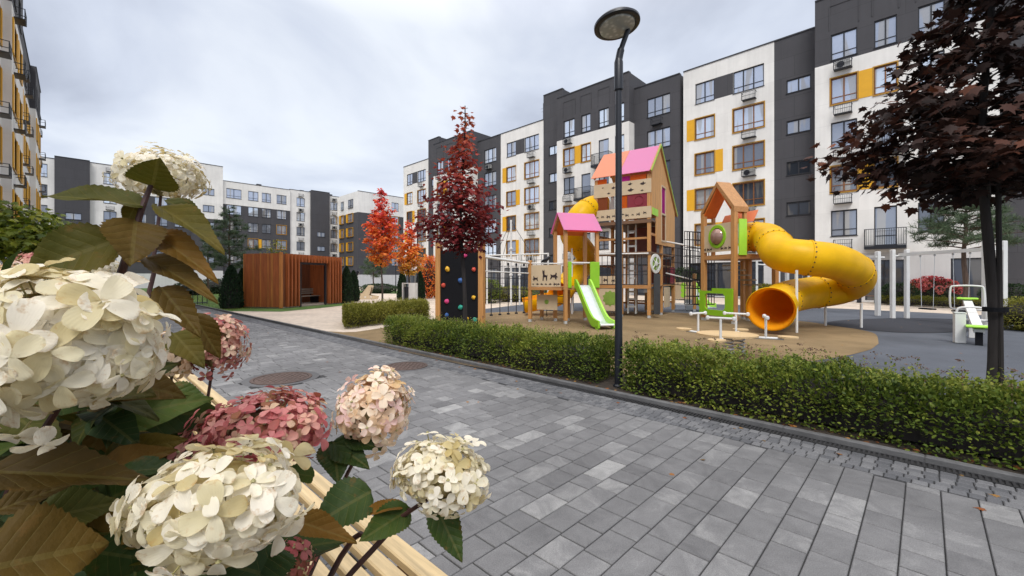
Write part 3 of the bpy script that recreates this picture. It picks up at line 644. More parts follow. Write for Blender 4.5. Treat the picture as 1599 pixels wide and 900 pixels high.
# --- building along the left edge, seen almost edge-on
LB = thing('apartment_building', 'white apartment block with yellow panels and air conditioner racks at the left edge', 'building', (0, -2.6, 0), PI)
s = 8.0; i = 0
while s < 71:
    wd = 7.0 if i % 3 else 6.0; W = []; e = min(s + wd, 71.5); tp = 19.4; pj = .35 if i % 3 == 1 else 0
    for k in range(1, 6):
        for j, a in enumerate((s + .8, s + 3.9)):
            if a + 1.6 > e or (a < 18): continue
            W.append((a, ZS[k], 1.5, 1.75)); add_window(LB, 'window', a, ZS[k], 1.5, 1.75, -pj, 2, 'frame_orange' if k < 5 else 'frame_dark', k < 5, 'pane_dim_tint')
            if k < 5: ypanel(LB, a - .62, a - .1, ZS[k] - .05, ZS[k] + 1.8, -pj - .04); ypanel(LB, a + 1.6, a + 1.95, ZS[k] - .05, ZS[k] + 1.8, -pj - .04)
            if j == i % 2: basket(LB, a + .2, ZS[k] - .85, -pj, k == 1)
    wall(LB, s, e, pj, tp, [(0, 2), (3, 0), (15.9, 1)], W, [], 8); s = e; i += 1
# ------------------------------------------------------------------ lamps
def lamp(loc, label, hgt=4.52, ang=0, sc=1.0, r=.048):
    t = thing('street_lamp', label, 'street lamp', loc, ang, 'black street lamps of the courtyard')
    MB().lathe([(0, 0), (r * 1.6, 0), (r * 1.6, .03), (r * 1.15, .05), (r * 1.05, 1.0), (r * 1.02, 1.02), (r * .85, hgt)], 20).obj('pole', 'black_metal', t, True)
    MB().lathe([(r * .9, hgt - .42), (r * 1.25, hgt - .4), (r * 1.25, hgt - .02), (r * .8, hgt + .06), (0, hgt + .06)], 20).obj('collar', 'black_metal', t, True)
    top = Vector((.13, 0, hgt + .43))
    MB().tube(spline([(0, 0, hgt), (.03, 0, hgt + .15), (.1, 0, hgt + .35), top], 6), [.05 * sc] * 7 + [.036 * sc] * 12, 12).obj('arm', 'black_metal', t, True)
    ax = Vector((-.1, .1, 1)); c = top + Vector((-.17, -.06, .04))
    MB().lathe([(.0, .1), (.14, .095), (.27, .05), (.31, .01), (.31, -.02), (.28, -.035), (.25, -.03), (.25, -.012), (0, -.012)], 36, c, 0, ax).obj('lamp_head', 'black_metal', t, True)
    MB().lathe([(.245, -.014), (.235, -.045), (.12, -.06), (0, -.062)], 36, c, 0, ax).obj('lens', 'lamp_glass', t, True)
    return t
m, nt, b = nodes('lamp_glass'); b.inputs['Base Color'].default_value = (.42, .44, .4, 1); b.inputs['Roughness'].default_value = .25
_v = N(nt, 'ShaderNodeTexVoronoi', i_Scale=16); _tc = N(nt, 'ShaderNodeTexCoord'); nt.links.new(_tc.outputs['Object'], _v.inputs['Vector'])
_r = ramp(nt, [(.7, .71, .66), (.4, .41, .38)], [.1, .55]); nt.links.new(_v.outputs['Distance'], _r.inputs['Fac']); nt.links.new(_r.outputs['Color'], b.inputs['Base Color'])
lamp(at(966, 5.89), 'tall black street lamp with a round disc head rising from the near hedge', ang=YAW)
lamp(at(618, 46), 'thin far street lamp standing between the two orange maples', 4.5, YAW)
lamp(at(652, 29.0), 'distant black street lamp between the orange maple and the wooden pergola', 4.75, YAW + PI + .2, 1)
# ------------------------------------------------------------------ slatted pavilion
ang = R_(-62 + 90)
PV = thing('pavilion', 'reddish brown slatted wooden pavilion with an open doorway on the beige paving', 'pavilion', (-23.56, 7.3, 0), R_(118))
# local x runs along the front (away to the right), local y runs back to the left
LW, LD, PH = 4.75, 2.35, 2.82
b = MB(); n = 34
for i in range(n): x = .02 + LD * i / n; b.box(-.02, .06, x, x + LD / n - .018, .06, PH, rnd.choice([0, 0, 1]))
b.obj('side_wall', ['pavilion_slat', 'pavilion_edge'], PV)
b = MB(); b.box(-.05, .1, -.1, .0, .02, PH + .05); b.obj('corner_post', 'pavilion_edge', PV)
b = MB()
for i in range(18):
    x = .42 + i * (LW - .5) / 17.6
    opening = 1.36 < x < 3.34
    z0 = 2.42 if opening else .06
    b.box(x, x + .075, -.13, .06, z0, PH)
b.obj('front_slats', 'pavilion_slat', PV)
b = MB(); b.box(.1, LW, .07, .1, 2.36, PH - .01); b.box(.1, 1.38, .07, .1, .06, 2.36); b.box(3.42, LW, .07, .1, .06, 2.36); b.obj('backing_panel', 'pavilion_inner', PV)
b = MB(); n = 40
for i in range(n): x = LW * i / n; b.box(x, x + LW / n - .015, LD - .03, LD, .06, PH - .12)
b.box(0.05, LW - .05, LD + .001, LD + .03, .05, PH - .14); b.obj('back_wall', 'pavilion_inner', PV)
b = MB(); b.box(LW - .06, LW, .1, LD - .05, .06, PH); b.obj('side_wall', 'pavilion_slat', PV)
b = MB()
for i in range(22): x = .07 + i * (LW - .2) / 21.5; b.box(x, x + .09, .11, LD - .04, PH - .12, PH - .02)
b.obj('roof', 'pavilion_slat', PV)
b = MB()
for x in (1.42, 3.36): b.box(x - .05, x + .05, .0, .1, .0, 2.4)
b.box(1.37, 3.41, .01, .098, 2.3, 2.41); b.obj('doorway_frame', 'black_metal', PV)
b = MB(); b.box(.05, LW, .05, LD, -.02, .05); b.obj('floor_deck', 'grey_wood', PV)
pb = thing('bench', 'slatted bench inside the brown wooden pavilion', 'bench', PV.matrix_basis @ Vector((3.65, 1.7, .05)), R_(118))
b = MB()
for i in range(5): b.box(-.95, .95, -.25 + i * .1, -.17 + i * .1, .4, .44)
b.obj('seat', 'grey_wood', pb)
b = MB()
for i in range(3): b.box(-.95, .95, .28, .31, .55 + i * .12, .63 + i * .12)
b.obj('backrest', 'grey_wood', pb)
for x in (-.8, .8): MB().box(x - .04, x + .04, -.22, .27, 0, .4).box(x - .04, x + .04, .31, .35, 0, .9).obj('leg', 'black_metal', pb)
# ------------------------------------------------------------------ climbing wall
a, c = Vector((-11.35, 8.3, 0)), Vector((-9.96, 8.9, 0)); wd = (c - a).length
CW = thing('climbing_wall', 'black climbing wall between two wooden posts with colourful holds', 'climbing wall', a, math.atan2(c.y - a.y, c.x - a.x))
for x in (-.02, wd): MB().box(x - .085, x + .085, -.09, .09, 0, 2.72 if x < .5 else 2.62, bev=.012).obj('post', 'post_wood', CW)
MB().box(.07, wd - .09, -.05, .03, .04, 2.42, bev=.006).obj('panel', 'rubber_black', CW)
for x, z, mm, r in ((.95, 2.25, 'hold_pink', .075), (.33, 1.82, 'hold_yellow', .08), (1.27, 1.8, 'hold_red', .065), (.8, 1.45, 'hold_blue', .08), (.18, 1.3, 'hold_red', .065), (.3, .78, 'hold_pink', .07), (.8, .6, 'hold_green', .075), (1.26, .92, 'hold_yellow', .06), (.3, .34, 'hold_blue', .065), (1.3, .22, 'hold_green', .07), (1.05, .25, 'hold_yellow', .04)):
    q = MB(); q.lathe([(r * 1.1, 0), (r * 1.05, .03), (r * .6, .065), (0, .075)], 12, (x, -.05, z), 0, (rnd.uniform(-.25, .25), -1, rnd.uniform(-.2, .3)))
    q.v = [(vx + rnd.uniform(-.009, .009), vy, vz + rnd.uniform(-.009, .009)) for vx, vy, vz in q.v]
    q.obj('climbing_hold', mm, CW, True)
# ------------------------------------------------------------------ helpers for play things
def posts(root, spots, m='post_wood', w=.12):
    for x, y, h in spots:
        MB().box(x - w / 2, x + w / 2, y - w / 2, y + w / 2, .1, h, bev=.012).obj('post', m, root)
        f = MB().box(x - w * .42, x + w * .42, y - w * .42, y + w * .42, 0, .12); f.obj('post_foot', 'steel_white', root)
BLOB = [(-1, -.1), (-.6, .25), (-.7, .75), (-.45, .95), (-.3, .5), (.3, .35), (.9, .55), (.75, .1), (.95, -.6), (.7, -.6), (.45, -.15), (-.2, -.2), (-.35, -.65), (-.6, -.65), (-.65, -.2)]
BIRD = [(-.9, .0), (-.5, .35), (-.2, .3), (.1, .75), (.35, .3), (1, .15), (.45, -.1), (.2, -.35), (-.35, -.3)]
def decal(b, x, z, s, y, shape, flip=1, mi=0, th=.004): b.prism([(x + flip * s * p, z + s * q) for p, q in shape], y, y - th, mi)
def net(b, p00, p10, p01, p11, nu, nv, r=.012):
    p00, p10, p01, p11 = map(Vector, (p00, p10, p01, p11))
    f = lambda u, v: p00 * (1 - u) * (1 - v) + p10 * u * (1 - v) + p01 * (1 - u) * v + p11 * u * v
    for i in range(nu + 1): b.tube([f(i / nu, 0), f(i / nu, 1)], r, 5)
    for j in range(nv + 1): b.tube([f(0, j / nv), f(1, j / nv)], r, 5)
# ------------------------------------------------------------------ big play tower
TW = thing('play_tower', 'tall wooden play tower with a pink and orange roof in the middle of the playground', 'play tower', (-7.6, 15.4, 0), R_(10))
posts(TW, [(0, 0, 5.55), (-1.1, 0, 3.9), (-2.15, 0, 5.55), (0, 1.7, 4.2), (0, 3.7, 4.4), (-2.15, 3.7, 4.4), (-2.15, 1.8, 5.6), (-1.1, 1.8, 5.6), (-1.1, 3.7, 4.2)])
def slab(root, name, m, p, th=.02):                 # sheet from 4 corner points
    p = [Vector(q) for q in p]; n = (p[1] - p[0]).cross(p[3] - p[0]).normalized() * th; b = MB()
    k = 0; b.v = [tuple(q) for q in p] + [tuple(q + n) for q in p]; b.f = [[3, 2, 1, 0], [4, 5, 6, 7], [0, 1, 5, 4], [1, 2, 6, 5], [2, 3, 7, 6], [3, 0, 4, 7]]; b.m = [0] * 6
    return b.obj(name, m, root)
RY, RZ, EZ = 1.2, 6.92, 5.62
def roofpt(x, s): return (x, -.16 + (RY + .16) * s, EZ + (RZ - EZ) * s)
slab(TW, 'roof_panel', 'orange_sheet', [roofpt(-2.32, 0), roofpt(-1.16, 0), roofpt(-1.16, 1), roofpt(-2.32, 1)]); slab(TW, 'roof_panel', 'pink_sheet', [roofpt(-1.15, 0), roofpt(.1, 0), roofpt(.1, 1), roofpt(-1.15, 1)])
b = MB()
for x in (-2.2, -1.5, -.75, .04): b.bar(roofpt(x, .02), roofpt(x, .99), .05, .07)
for s_ in (.3, .55, .8): b.bar(roofpt(-2.25, s_), roofpt(.06, s_), .03, .05)
b.v = [(x, y + .02, z - .06) for x, y, z in b.v]; b.obj('rafter', 'beam_wood', TW)
slab(TW, 'roof_panel', 'plank_wood', [(-2.32, RY, RZ), (.1, RY, RZ), (.1, 3.95, 4.38), (-2.32, 3.95, 4.38)])
b = MB(); b.bar((.11, -.18, EZ - .02), (.11, RY, RZ + .02), .05, .13, 0); b.bar((.11, RY, RZ + .02), (.11, 3.97, 4.38), .05, .13, 0); b.bar((.14, -.18, EZ), (.14, RY, RZ + .04), .015, .05, 1); b.bar((.14, RY, RZ + .04), (.14, 3.97, 4.4), .015, .05, 1); b.obj('barge_board', ['beam_wood', 'lime_plastic'], TW)
# plank gable end with its narrow window
def gz(y): return EZ + (RZ - EZ) * (y + .16) / (RY + .16) if y < RY else RZ - (y - RY) * (RZ - 4.38) / (3.95 - RY)
b = MB(); y = .08
while y < 3.7:
    y1 = min(y + .155, 3.7); zb = 4.0 if y < .6 else 2.9; zt0, zt1 = gz(y) - .06, gz(y1) - .06
    segs = [(zb, None)] if not (1.42 < y < 2.1) else [(zb, 3.05), (5.35, None)]
    for z0, z1 in segs:
        if z1: b.box(.04, .075, y, y1 - .008, z0, z1)
        elif min(zt0, zt1) > z0: b.prism([(y, z0), (y1 - .008, z0), (y1 - .008, zt1), (y, zt0)], .04, .075, 0, 'yz')
    y = y1
b.obj('gable_wall', 'plank_wood', TW)
b = MB(); b.box(.045, .06, 1.46, 2.06, 4.25, 5.3); o = b.obj('window_sheet', 'magenta_sheet', TW); MB().box(.045, .06, 1.46, 2.06, 3.08, 4.15).obj('window_sheet', 'brown_sheet', TW)
b = MB()
for q in ((1.4, 1.46, 3.05, 5.35), (2.06, 2.12, 3.05, 5.35)): b.box(.035, .095, *q)
for z in (3.04, 4.16, 5.31): b.box(.036, .094, 1.46, 2.06, z, z + .07)
b.obj('window_frame', 'rose_frame', TW) if 'rose_frame' in MATS else b.obj('window_frame', 'cream_panel', TW)
MB().box(.06, .085, .12, .95, 4.0, 4.28).obj('side_badge', 'lime_plastic', TW)
b = MB(); b.box(-2.24, .1, -.075, -.05, 4.82, 5.36); b.obj('fascia_panel', 'cream_panel', TW)
b = MB()
for x, z, s_ in ((-.22, 5.18, .13), (-.72, 5.22, .1), (-.7, 4.98, .14), (-.25, 4.92, .07), (-1.4, 5.15, .1), (-1.85, 5.2, .05), (-1.6, 4.95, .08)): decal(b, x, z, s_, -.076, BIRD)
b.obj('printed_bird', 'print_dark', TW)
b = MB(); b.box(-2.24, .1, -.075, -.05, 3.86, 4.3); b.obj('railing_panel', 'cream_panel', TW)
b = MB()
for x, s_, fl in ((-.15, .07, 1), (-.4, .08, -1), (-.62, .05, 1), (-.85, .08, 1), (-1.0, .05, 1), (-1.4, .07, -1), (-1.62, .09, 1), (-1.86, .07, 1), (-2.08, .05, 1)): decal(b, x, 4.02 + rnd.uniform(-.02, .04), s_, -.076, BLOB, fl)
b.obj('printed_animal', 'print_dark', TW)
for x0, x1, z0, z1, mm in ((-2.2, -1.66, 4.31, 4.81, 'brown_sheet'), (-1.6, -1.2, 4.31, 4.81, 'clear_sheet'), (-1.1, -.86, 4.31, 4.81, 'amber_sheet'), (-.84, -.06, 4.31, 4.81, 'rose_sheet'), (-2.2, -1.7, 5.37, 5.56, 'amber_sheet'), (-1.2, -.75, 5.37, 5.56, 'magenta_sheet'), (-.72, -.1, 5.37, 5.56, 'amber_sheet')):
    MB().box(x0, x1, -.045, -.03, z0, z1).obj('tinted_window', mm, TW)
MB().lathe([(.16, 0), (.17, .02), (.19, .02), (.19, 0)], 24, (-.38, -.046, 4.56), 0, (0, -1, 0)).obj('porthole', 'rose_sheet', TW)
for z in (3.74, 2.5, 1.2):
    b = MB(); b.box(-2.2, .06, -.06, 3.75, z, z + .06); b.box(-2.22, .08, -.075, .02, z - .07, z + .055); b.obj('floor_deck', 'dark_beam' if z > 2 else 'beam_wood', TW)
for q in ((-1.06, -.2, 1.74, 1.76, 2.58, 3.7), (-2.1, -1.3, 3.62, 3.66, 2.6, 3.7), (-.95, -.1, 3.6, 3.63, 1.3, 2.4)): MB().box(*q).obj('inner_panel', 'redbrown_panel', TW)
b = MB()
for z in (.35, .65, .95, 1.5, 1.8, 2.1, 2.8, 3.1, 3.4): b.box(-1.0, -.72, .55, .61, z, z + .07)
b.box(-1.04, -1.0, .53, .63, .1, 3.7); b.box(-.72, -.68, .53, .63, .1, 3.7); b.obj('inner_ladder', 'white_cap', TW)
b = MB()
for y_ in (.02, 1.8, 3.7): b.box(-2.1, -.06, y_ - .04, y_ + .04, 3.05, 3.13); b.box(-2.1, -.06, y_ - .04, y_ + .04, .42, .5) if y_ > 1 else None
for x_ in (0, -2.15): b.box(x_ - .035, x_ + .035, .06, 3.64, 3.2, 3.3); b.box(x_ - .035, x_ + .035, .06, 3.64, 2.0, 2.08)
b.obj('cross_beam', 'beam_wood', TW)
for q in ((-.55, -.12, 1.78, 1.8, .2, 1.1), (-.9, -.5, 2.4, 2.42, .1, .9)): MB().box(*q).obj('inner_panel', 'cream_panel', TW)
b = MB(); b.tube([(-2.2, -.08, 2.52), (0, -.08, 2.48)], .03, 8); b.obj('hand_rail', 'white_paint', TW)
b = MB(); net(b, (-2.12, -.06, 1.28), (-.05, -.06, 1.28), (-2.12, -.06, 2.45), (-.05, -.06, 2.45), 9, 3, .014); net(b, (.06, 1.75, 1.28), (.06, 3.65, 1.28), (.06, 1.75, 2.4), (.06, 3.65, 2.4), 6, 3, .012); b.obj('rope_net', 'black_rope', TW)
b = MB(); b.box(-2.08, -1.2, -.055, -.03, .22, 1.12); b.obj('play_panel', 'cream_panel', TW)
b = MB(); b.lathe([(.26, 0), (.26, .014), (0, .016)], 20, (-1.55, -.056, .72), 0, (0, -1, 0)); q = []
for i in range(20): a_ = 2 * PI * i / 20; q.append((-1.55 + (.33 if i % 2 else .26) * math.cos(a_), .72 + (.33 if i % 2 else .26) * math.sin(a_)))
b.prism(q, -.056, -.064); b.obj('printed_leaf', 'olive_panel', TW)
b = MB(); b.box(-2.08, -1.2, -.055, -.03, 1.3, 1.62); decal(b, -1.75, 1.45, .1, -.056, BLOB, 1, 1); decal(b, -1.42, 1.43, .08, -.056, BLOB, -1, 1); b.obj('play_panel', ['cream_panel', 'print_dark'], TW)
b = MB(); b.lathe([(.38, -.02), (.38, .02), (.27, .025), (.27, -.02)], 28, (.16, .3, 2.1), 0, (.97, -.24, 0)); b.lathe([(.09, 0), (.09, .05), (0, .06)], 14, (.16, .3, 2.1), 0, (.97, -.24, 0))
for i in range(5): a_ = PI * 2 * i / 5; b.bar((.18, .3, 2.1), Vector((.18, .3, 2.1)) + Vector((.07 * math.cos(a_), .29 * math.cos(a_), .3 * math.sin(a_))), .03, .03)
b.obj('spinning_wheel', 'white_cap', TW, True)
b = MB(); b.lathe([(.25, 0), (.25, .012), (0, .012)], 24, (.15, .3, 2.1), 0, (.97, -.24, 0)); b.obj('wheel_disc', 'olive_panel', TW)
MB().box(.1, .34, .22, .3, .15, 1.7, ang=.4, piv=(.2, .26)).obj('rubber_panel', 'dark_rubber_panel', TW)
b = MB(); b.box(.07, .1, 1.85, 2.75, .3, 1.15); b.obj('play_panel', 'cream_panel', TW)
b = MB(); b.box(.07, .1, 2.85, 3.6, 1.3, 2.0); b.obj('play_panel', 'rose_sheet', TW)
# low counter behind the tower
ct = thing('play_panel_stand', 'cream play panel with green dots on short wooden posts right behind the tall tower', 'play panel', at(1052, 20.3), R_(5))
posts(ct, [(0, 0, 1.5), (.95, 0, 1.75)]); MB().box(.07, .88, -.02, .02, .55, 1.35).obj('panel', 'cream_panel', ct); b = MB()
for z in (.75, .98, 1.2): b.lathe([(.12, 0), (.12, .01), (0, .012)], 16, (.45, -.021, z), 0, (0, -1, 0))
b.obj('printed_dot', 'lime_plastic', ct); MB().box(0, .95, -.3, .02, .3, .36).obj('shelf', 'white_paint', ct)
# ------------------------------------------------------------------ yellow spiral tube at the back left of the tall tower
def tube_slide(root, path, r, seams=(), flare=0, open_from=None, n=24, name='slide_tube'):
    P = path; b = MB(); k0 = 0; m_ = len(P)
    t0 = (P[1] - P[0]).normalized(); up = Vector((0, 0, 1))
    def frame(i):
        t = (P[min(i + 1, m_ - 1)] - P[max(i - 1, 0)]).normalized(); s_ = t.cross(up).normalized(); u_ = s_.cross(t); return t, s_, u_
    rows = []; ths = .018
    for i, p in enumerate(P):
        t, s_, u_ = frame(i); e = max(0, (i - (m_ - 5)) / 4) if flare else 0; rr = r * (1 + flare * e * e)
        rows.append((p, s_, u_, rr))
    tot = m_
    for layer, dr in ((0, 0), (1, -ths)):
        base = len(b.v)
        for p, s_, u_, rr in rows:
            for j in range(n): a_ = 2 * PI * j / n - PI / 2; b.v.append(tuple(p + (s_ * math.cos(a_) + u_ * math.sin(a_)) * (rr + dr)))
        for i in range(m_ - 1):
            op = open_from is not None and i >= open_from
            for j in range(n):
                if op and n * .27 < j < n * .73 - 0: continue
                a = base + i * n + j; c = base + i * n + (j + 1) % n; b.f.append([a, c, c + n, a + n]); b.m.append(layer)
    e0 = (m_ - 1) * n; e1 = m_ * n + (m_ - 1) * n
    for j in range(n):
        if open_from is not None and n * .27 < j < n * .73: continue
        b.f.append([e0 + j, e0 + (j + 1) % n, e1 + (j + 1) % n, e1 + j]); b.m.append(0)
    o = b.obj(name, ['yellow_plastic', 'yellow_inner'], root, 'all', fix=False)
    for i in seams:
        s = MB(); f = MB()
        p, s_, u_, rr = rows[i]; t = s_.cross(u_); 
        f.lathe([(rr + .001, -.05), (rr + .016, -.045), (rr + .016, .045), (rr + .001, .05)], n, p, 0, frame(i)[0])
        f.lathe([(rr + .0165, -.006), (rr + .019, -.004), (rr + .019, .004), (rr + .0165, .006)], n, p, 1, frame(i)[0])
        for j in range(22): a_ = 2 * PI * j / 22; q = p + (s_ * math.cos(a_) + u_ * math.sin(a_)) * (rr + .016); s.lathe([(.02, -.002), (.02, .012), (0, .016)], 8, q, 0, (q - p))
        fo = f.obj('slide_flange', ['yellow_plastic', 'yellow_inner'], root, True); s.obj('slide_bolts', 'bolt_dark', fo)
    return o
mat('yellow_inner', (.95, .42, .012), .4, .08, 2); translucent_plastic(MATS['yellow_inner'], (.95, .5, .02), .35)  # inside wall set brighter orange, the tube's lit interior painted into its colour
ys = [at3(942, 322, 18.2), at3(922, 326, 17.9), at3(903, 342, 17.6), at3(893, 368, 18.2), at3(912, 392, 19.4), at3(918, 405, 20.0), at3(900, 428, 19.4), at3(884, 446, 18.4), at3(868, 460, 17.8), at3(845, 465, 17.7), at3(816, 471, 17.7)]
org = at(893, 18.6)
S1 = thing('tube_slide', 'yellow spiral tube slide ending in an open chute behind the small pink roofed house', 'tube slide', org)
pth = [p - org for p in spline(ys, 6)]
tube_slide(S1, pth, .5, (8, 20, 32, 44), 0, 46)
for p in (pth[18], pth[38]): MB().tube([(p.x, p.y, 0), (p.x, p.y, p.z - .4)], .04, 10).obj('support_post', 'white_paint', S1)
# ------------------------------------------------------------------ small house with green slide
HS = thing('play_house', 'small wooden play house with a pink roof, animal platform and green slide', 'play house', (-8.63, 11.46, 0), R_(59.3))
# local x along the eave (t), local y towards the back left (-n)
HW, HD = 1.15, .95; EV = 3.12; RG = 3.78
posts(HS, [(0, 0, 3.2), (HW, 0, 3.2), (0, HD, 3.2), (HW, HD, 3.2)], w=.11)
slab(HS, 'roof_panel', 'pink_sheet', [(-.12, -.16, EV), (HW + .12, -.16, EV), (HW + .12, HD / 2, RG), (-.12, HD / 2, RG)])
slab(HS, 'roof_panel', 'pink_sheet', [(-.12, HD / 2, RG), (HW + .12, HD / 2, RG), (HW + .12, HD + .16, EV), (-.12, HD + .16, EV)])
b = MB()
for x in (-.03, HW + .03): b.bar((x, -.1, EV - .02), (x, HD / 2, RG - .05), .1, .09); b.bar((x, HD / 2, RG - .05), (x, HD + .1, EV - .02), .1, .09)
b.obj('rafter', 'beam_wood', HS)
slab(HS, 'under_roof', 'orange_ply', [(-.0, -.1, EV - .05), (HW, -.1, EV - .05), (HW, HD / 2, RG - .1), (0, HD / 2, RG - .1)], .015); slab(HS, 'under_roof', 'orange_ply', [(0, HD / 2, RG - .1), (HW, HD / 2, RG - .1), (HW, HD + .1, EV - .05), (0, HD + .1, EV - .05)], .015)
MB().box(-.08, HW + .08, -.06, HD + .06, 1.14, 1.24).obj('floor_deck', 'beam_wood', HS)
for x in (.12, HW - .12): MB().box(x - (.06 if x < .5 else .17), x + (.06 if x < .5 else .17), -.1, -.06, 1.2, 2.08, bev=.012).obj('entry_panel', 'green_plastic', HS)
b = MB(); b.tube([(.1, -.02, 2.05), (HW - .1, -.02, 2.05)], .025, 8); b.tube([(.05, HD, 2.05), (HW, HD, 2.05)], .025, 8); b.obj('hand_rail', 'white_paint', HS)
sl_ = [(-.12, 1.3), (-.25, 1.26), (-.5, 1.02), (-.95, .56), (-1.3, .24), (-1.5, .16), (-1.85, .15)]
sl2 = spline([(0, y, z) for y, z in sl_], 5); b = MB(); cx = HW / 2 - .02
for p, q in zip(sl2, sl2[1:]):
    b.face([(cx - .22, p.y, p.z), (cx + .22, p.y, p.z), (cx + .22, q.y, q.z), (cx - .22, q.y, q.z)])
    b.face([(cx - .22, p.y, p.z - .012), (cx - .22, q.y, q.z - .012), (cx + .22, q.y, q.z - .012), (cx + .22, p.y, p.z - .012)])
b.obj('slide_bed', 'steel_white', HS, 'all')
for sx in (-1, 1):
    b = MB(); x0 = cx + sx * .225; x1 = cx + sx * .285
    top = [(p.y, p.z + .2 - .1 * max(0, (i - 22) / 8)) for i, p in enumerate(sl2)]; bot = [(p.y, p.z - .1) for p in sl2]
    for i in range(len(sl2) - 1):
        a0, a1, c0, c1 = top[i], top[i + 1], bot[i], bot[i + 1]
        for xx in (x0, x1): b.face([(xx, *a0), (xx, *a1), (xx, *c1), (xx, *c0)])
        b.face([(x0, *a0), (x0, *a1), (x1, *a1), (x1, *a0)]); b.face([(x0, *c0), (x0, *c1), (x1, *c1), (x1, *c0)])
    for i in (0, -1): b.face([(x0, *top[i]), (x1, *top[i]), (x1, *bot[i]), (x0, *bot[i])])
    b.box(min(x0, x1), max(x0, x1), -1.8, -1.66, 0, .1); b.obj('slide_side', 'green_plastic' if sx < 0 else 'lime_plastic', HS)
b = MB(); b.tube([(cx - .22, -1.87, .14), (cx + .22, -1.87, .14)], .035, 10); b.obj('slide_lip', 'white_paint', HS, True)
# platform with animal panel, beside the house
PF = thing('play_platform', 'wooden platform with a cream panel of animal silhouettes beside the pink roofed play house', 'play platform', (-9.92, 11.13, 0), math.atan2(.35, 1.25))
posts(PF, [(0, 0, 2.15), (.02, .95, 1.95), (1.05, .95, 1.3)], w=.11)
MB().box(-.06, 1.2, -.06, 1.0, 1.12, 1.22).obj('floor_deck', 'beam_wood', PF)
MB().box(.06, 1.16, -.04, -.015, 1.24, 1.98).obj('panel', 'cream_panel', PF)
b = MB()
ANI = [(-.28, -.9), (-.2, .1), (-.28, .5), (-.3, 1.0), (-.16, .8), (0, .85), (.06, 1.0), (.12, .5), (.1, .15), (.5, .0), (.65, .15), (.55, -.9), (.42, -.9), (.36, -.3), (-.02, -.3), (-.08, -.9)]
decal(b, .55, 1.62, .2, -.041, ANI); decal(b, .22, 1.5, .11, -.041, BLOB); decal(b, .92, 1.58, .15, -.041, BLOB, -1)
for x in (.14, .3, .46, .62, .78, .96, 1.08): decal(b, x, 1.32, rnd.uniform(.045, .07), -.041, BLOB if rnd.random() < .6 else BIRD, rnd.choice([1, -1]))
b.obj('printed_animal', 'print_dark', PF)
MB().box(.12, .9, .3, .32, .42, .95).obj('panel', 'cream_panel', PF); MB().lathe([(.08, 0), (.08, .01), (0, .012)], 14, (.5, .299, .7), 0, (0, -1, 0)).obj('printed_dot', 'olive_panel', PF)
b = MB(); b.tube([(0, 0, 2.05), (1.15, 0, 2.02)], .025, 8); b.obj('hand_rail', 'white_paint', PF)
b = MB()
for x in (.15, .5, .85, 1.1): b.tube([(x, 1.0, 1.15), (x - .35, 1.9, .02)], .014, 5)
for s_ in (.25, .5, .75): b.tube([(.15 - .35 * s_, 1 + .9 * s_, 1.15 * (1 - s_)), (1.1 - .35 * s_, 1 + .9 * s_, 1.15 * (1 - s_))], .014, 5)
b.obj('climbing_net', 'black_rope', PF)
bd = thing('bird_figure', 'small black bird figure perched on the rail above the animal panel', 'bird figure', PF.matrix_basis @ Vector((.62, 0, 2.06)), .4)
b = MB(); b.tube(spline([(-.2, 0, .02), (-.1, 0, .07), (.02, 0, .12), (.1, 0, .19), (.14, 0, .2)], 4), [.012, .02, .03, .045, .055, .06, .066, .066, .066, .062, .055, .05, .046, .04, .038, .03, .018], 10); b.tube([(.13, 0, .2), (.2, 0, .19)], [.015, .002], 6); b.tube([(0, .01, .08), (0, .02, -.02)], .007, 5); b.obj('body', 'black_metal', bd, True)
# ------------------------------------------------------------------ rope course between climbing wall and platform
q0, q1 = Vector((-9.96, 8.95, 0)), Vector((-9.92, 11.13, 0)); dl = (q1 - q0)
RC = thing('rope_course', 'white beam with hanging black ropes between the climbing wall and the animal platform', 'rope course', q0, math.atan2(dl.y, dl.x))
Ln = dl.length
MB().tube([(.06, 0, 2.2), (Ln - .08, 0, 2.05)], .045, 10).obj('beam', 'white_paint', RC); MB().tube([(.06, 0, 1.75), (Ln - .08, .0, 1.7)], .02, 8).obj('hand_rail', 'white_paint', RC)
for i in range(5):
    x = .35 + i * .38; z1 = 2.18 - .07 * i
    b = MB(); b.tube([(x, 0, z1), (x, 0, .36)], .016, 6); b.lathe([(.05, 0), (.05, .05), (0, .06)], 10, (x, 0, .32)); b.lathe([(.035, 0), (.035, .08), (0, .09)], 8, (x, 0, 1.95)); b.obj('rope', 'black_rope', RC)
b = MB()
for z in (1.55, 1.2, .85): b.tube([(.1, 0, z), (Ln - .1, 0, z - .05)], .01, 5)
b.obj('cross_rope', 'black_rope', RC)
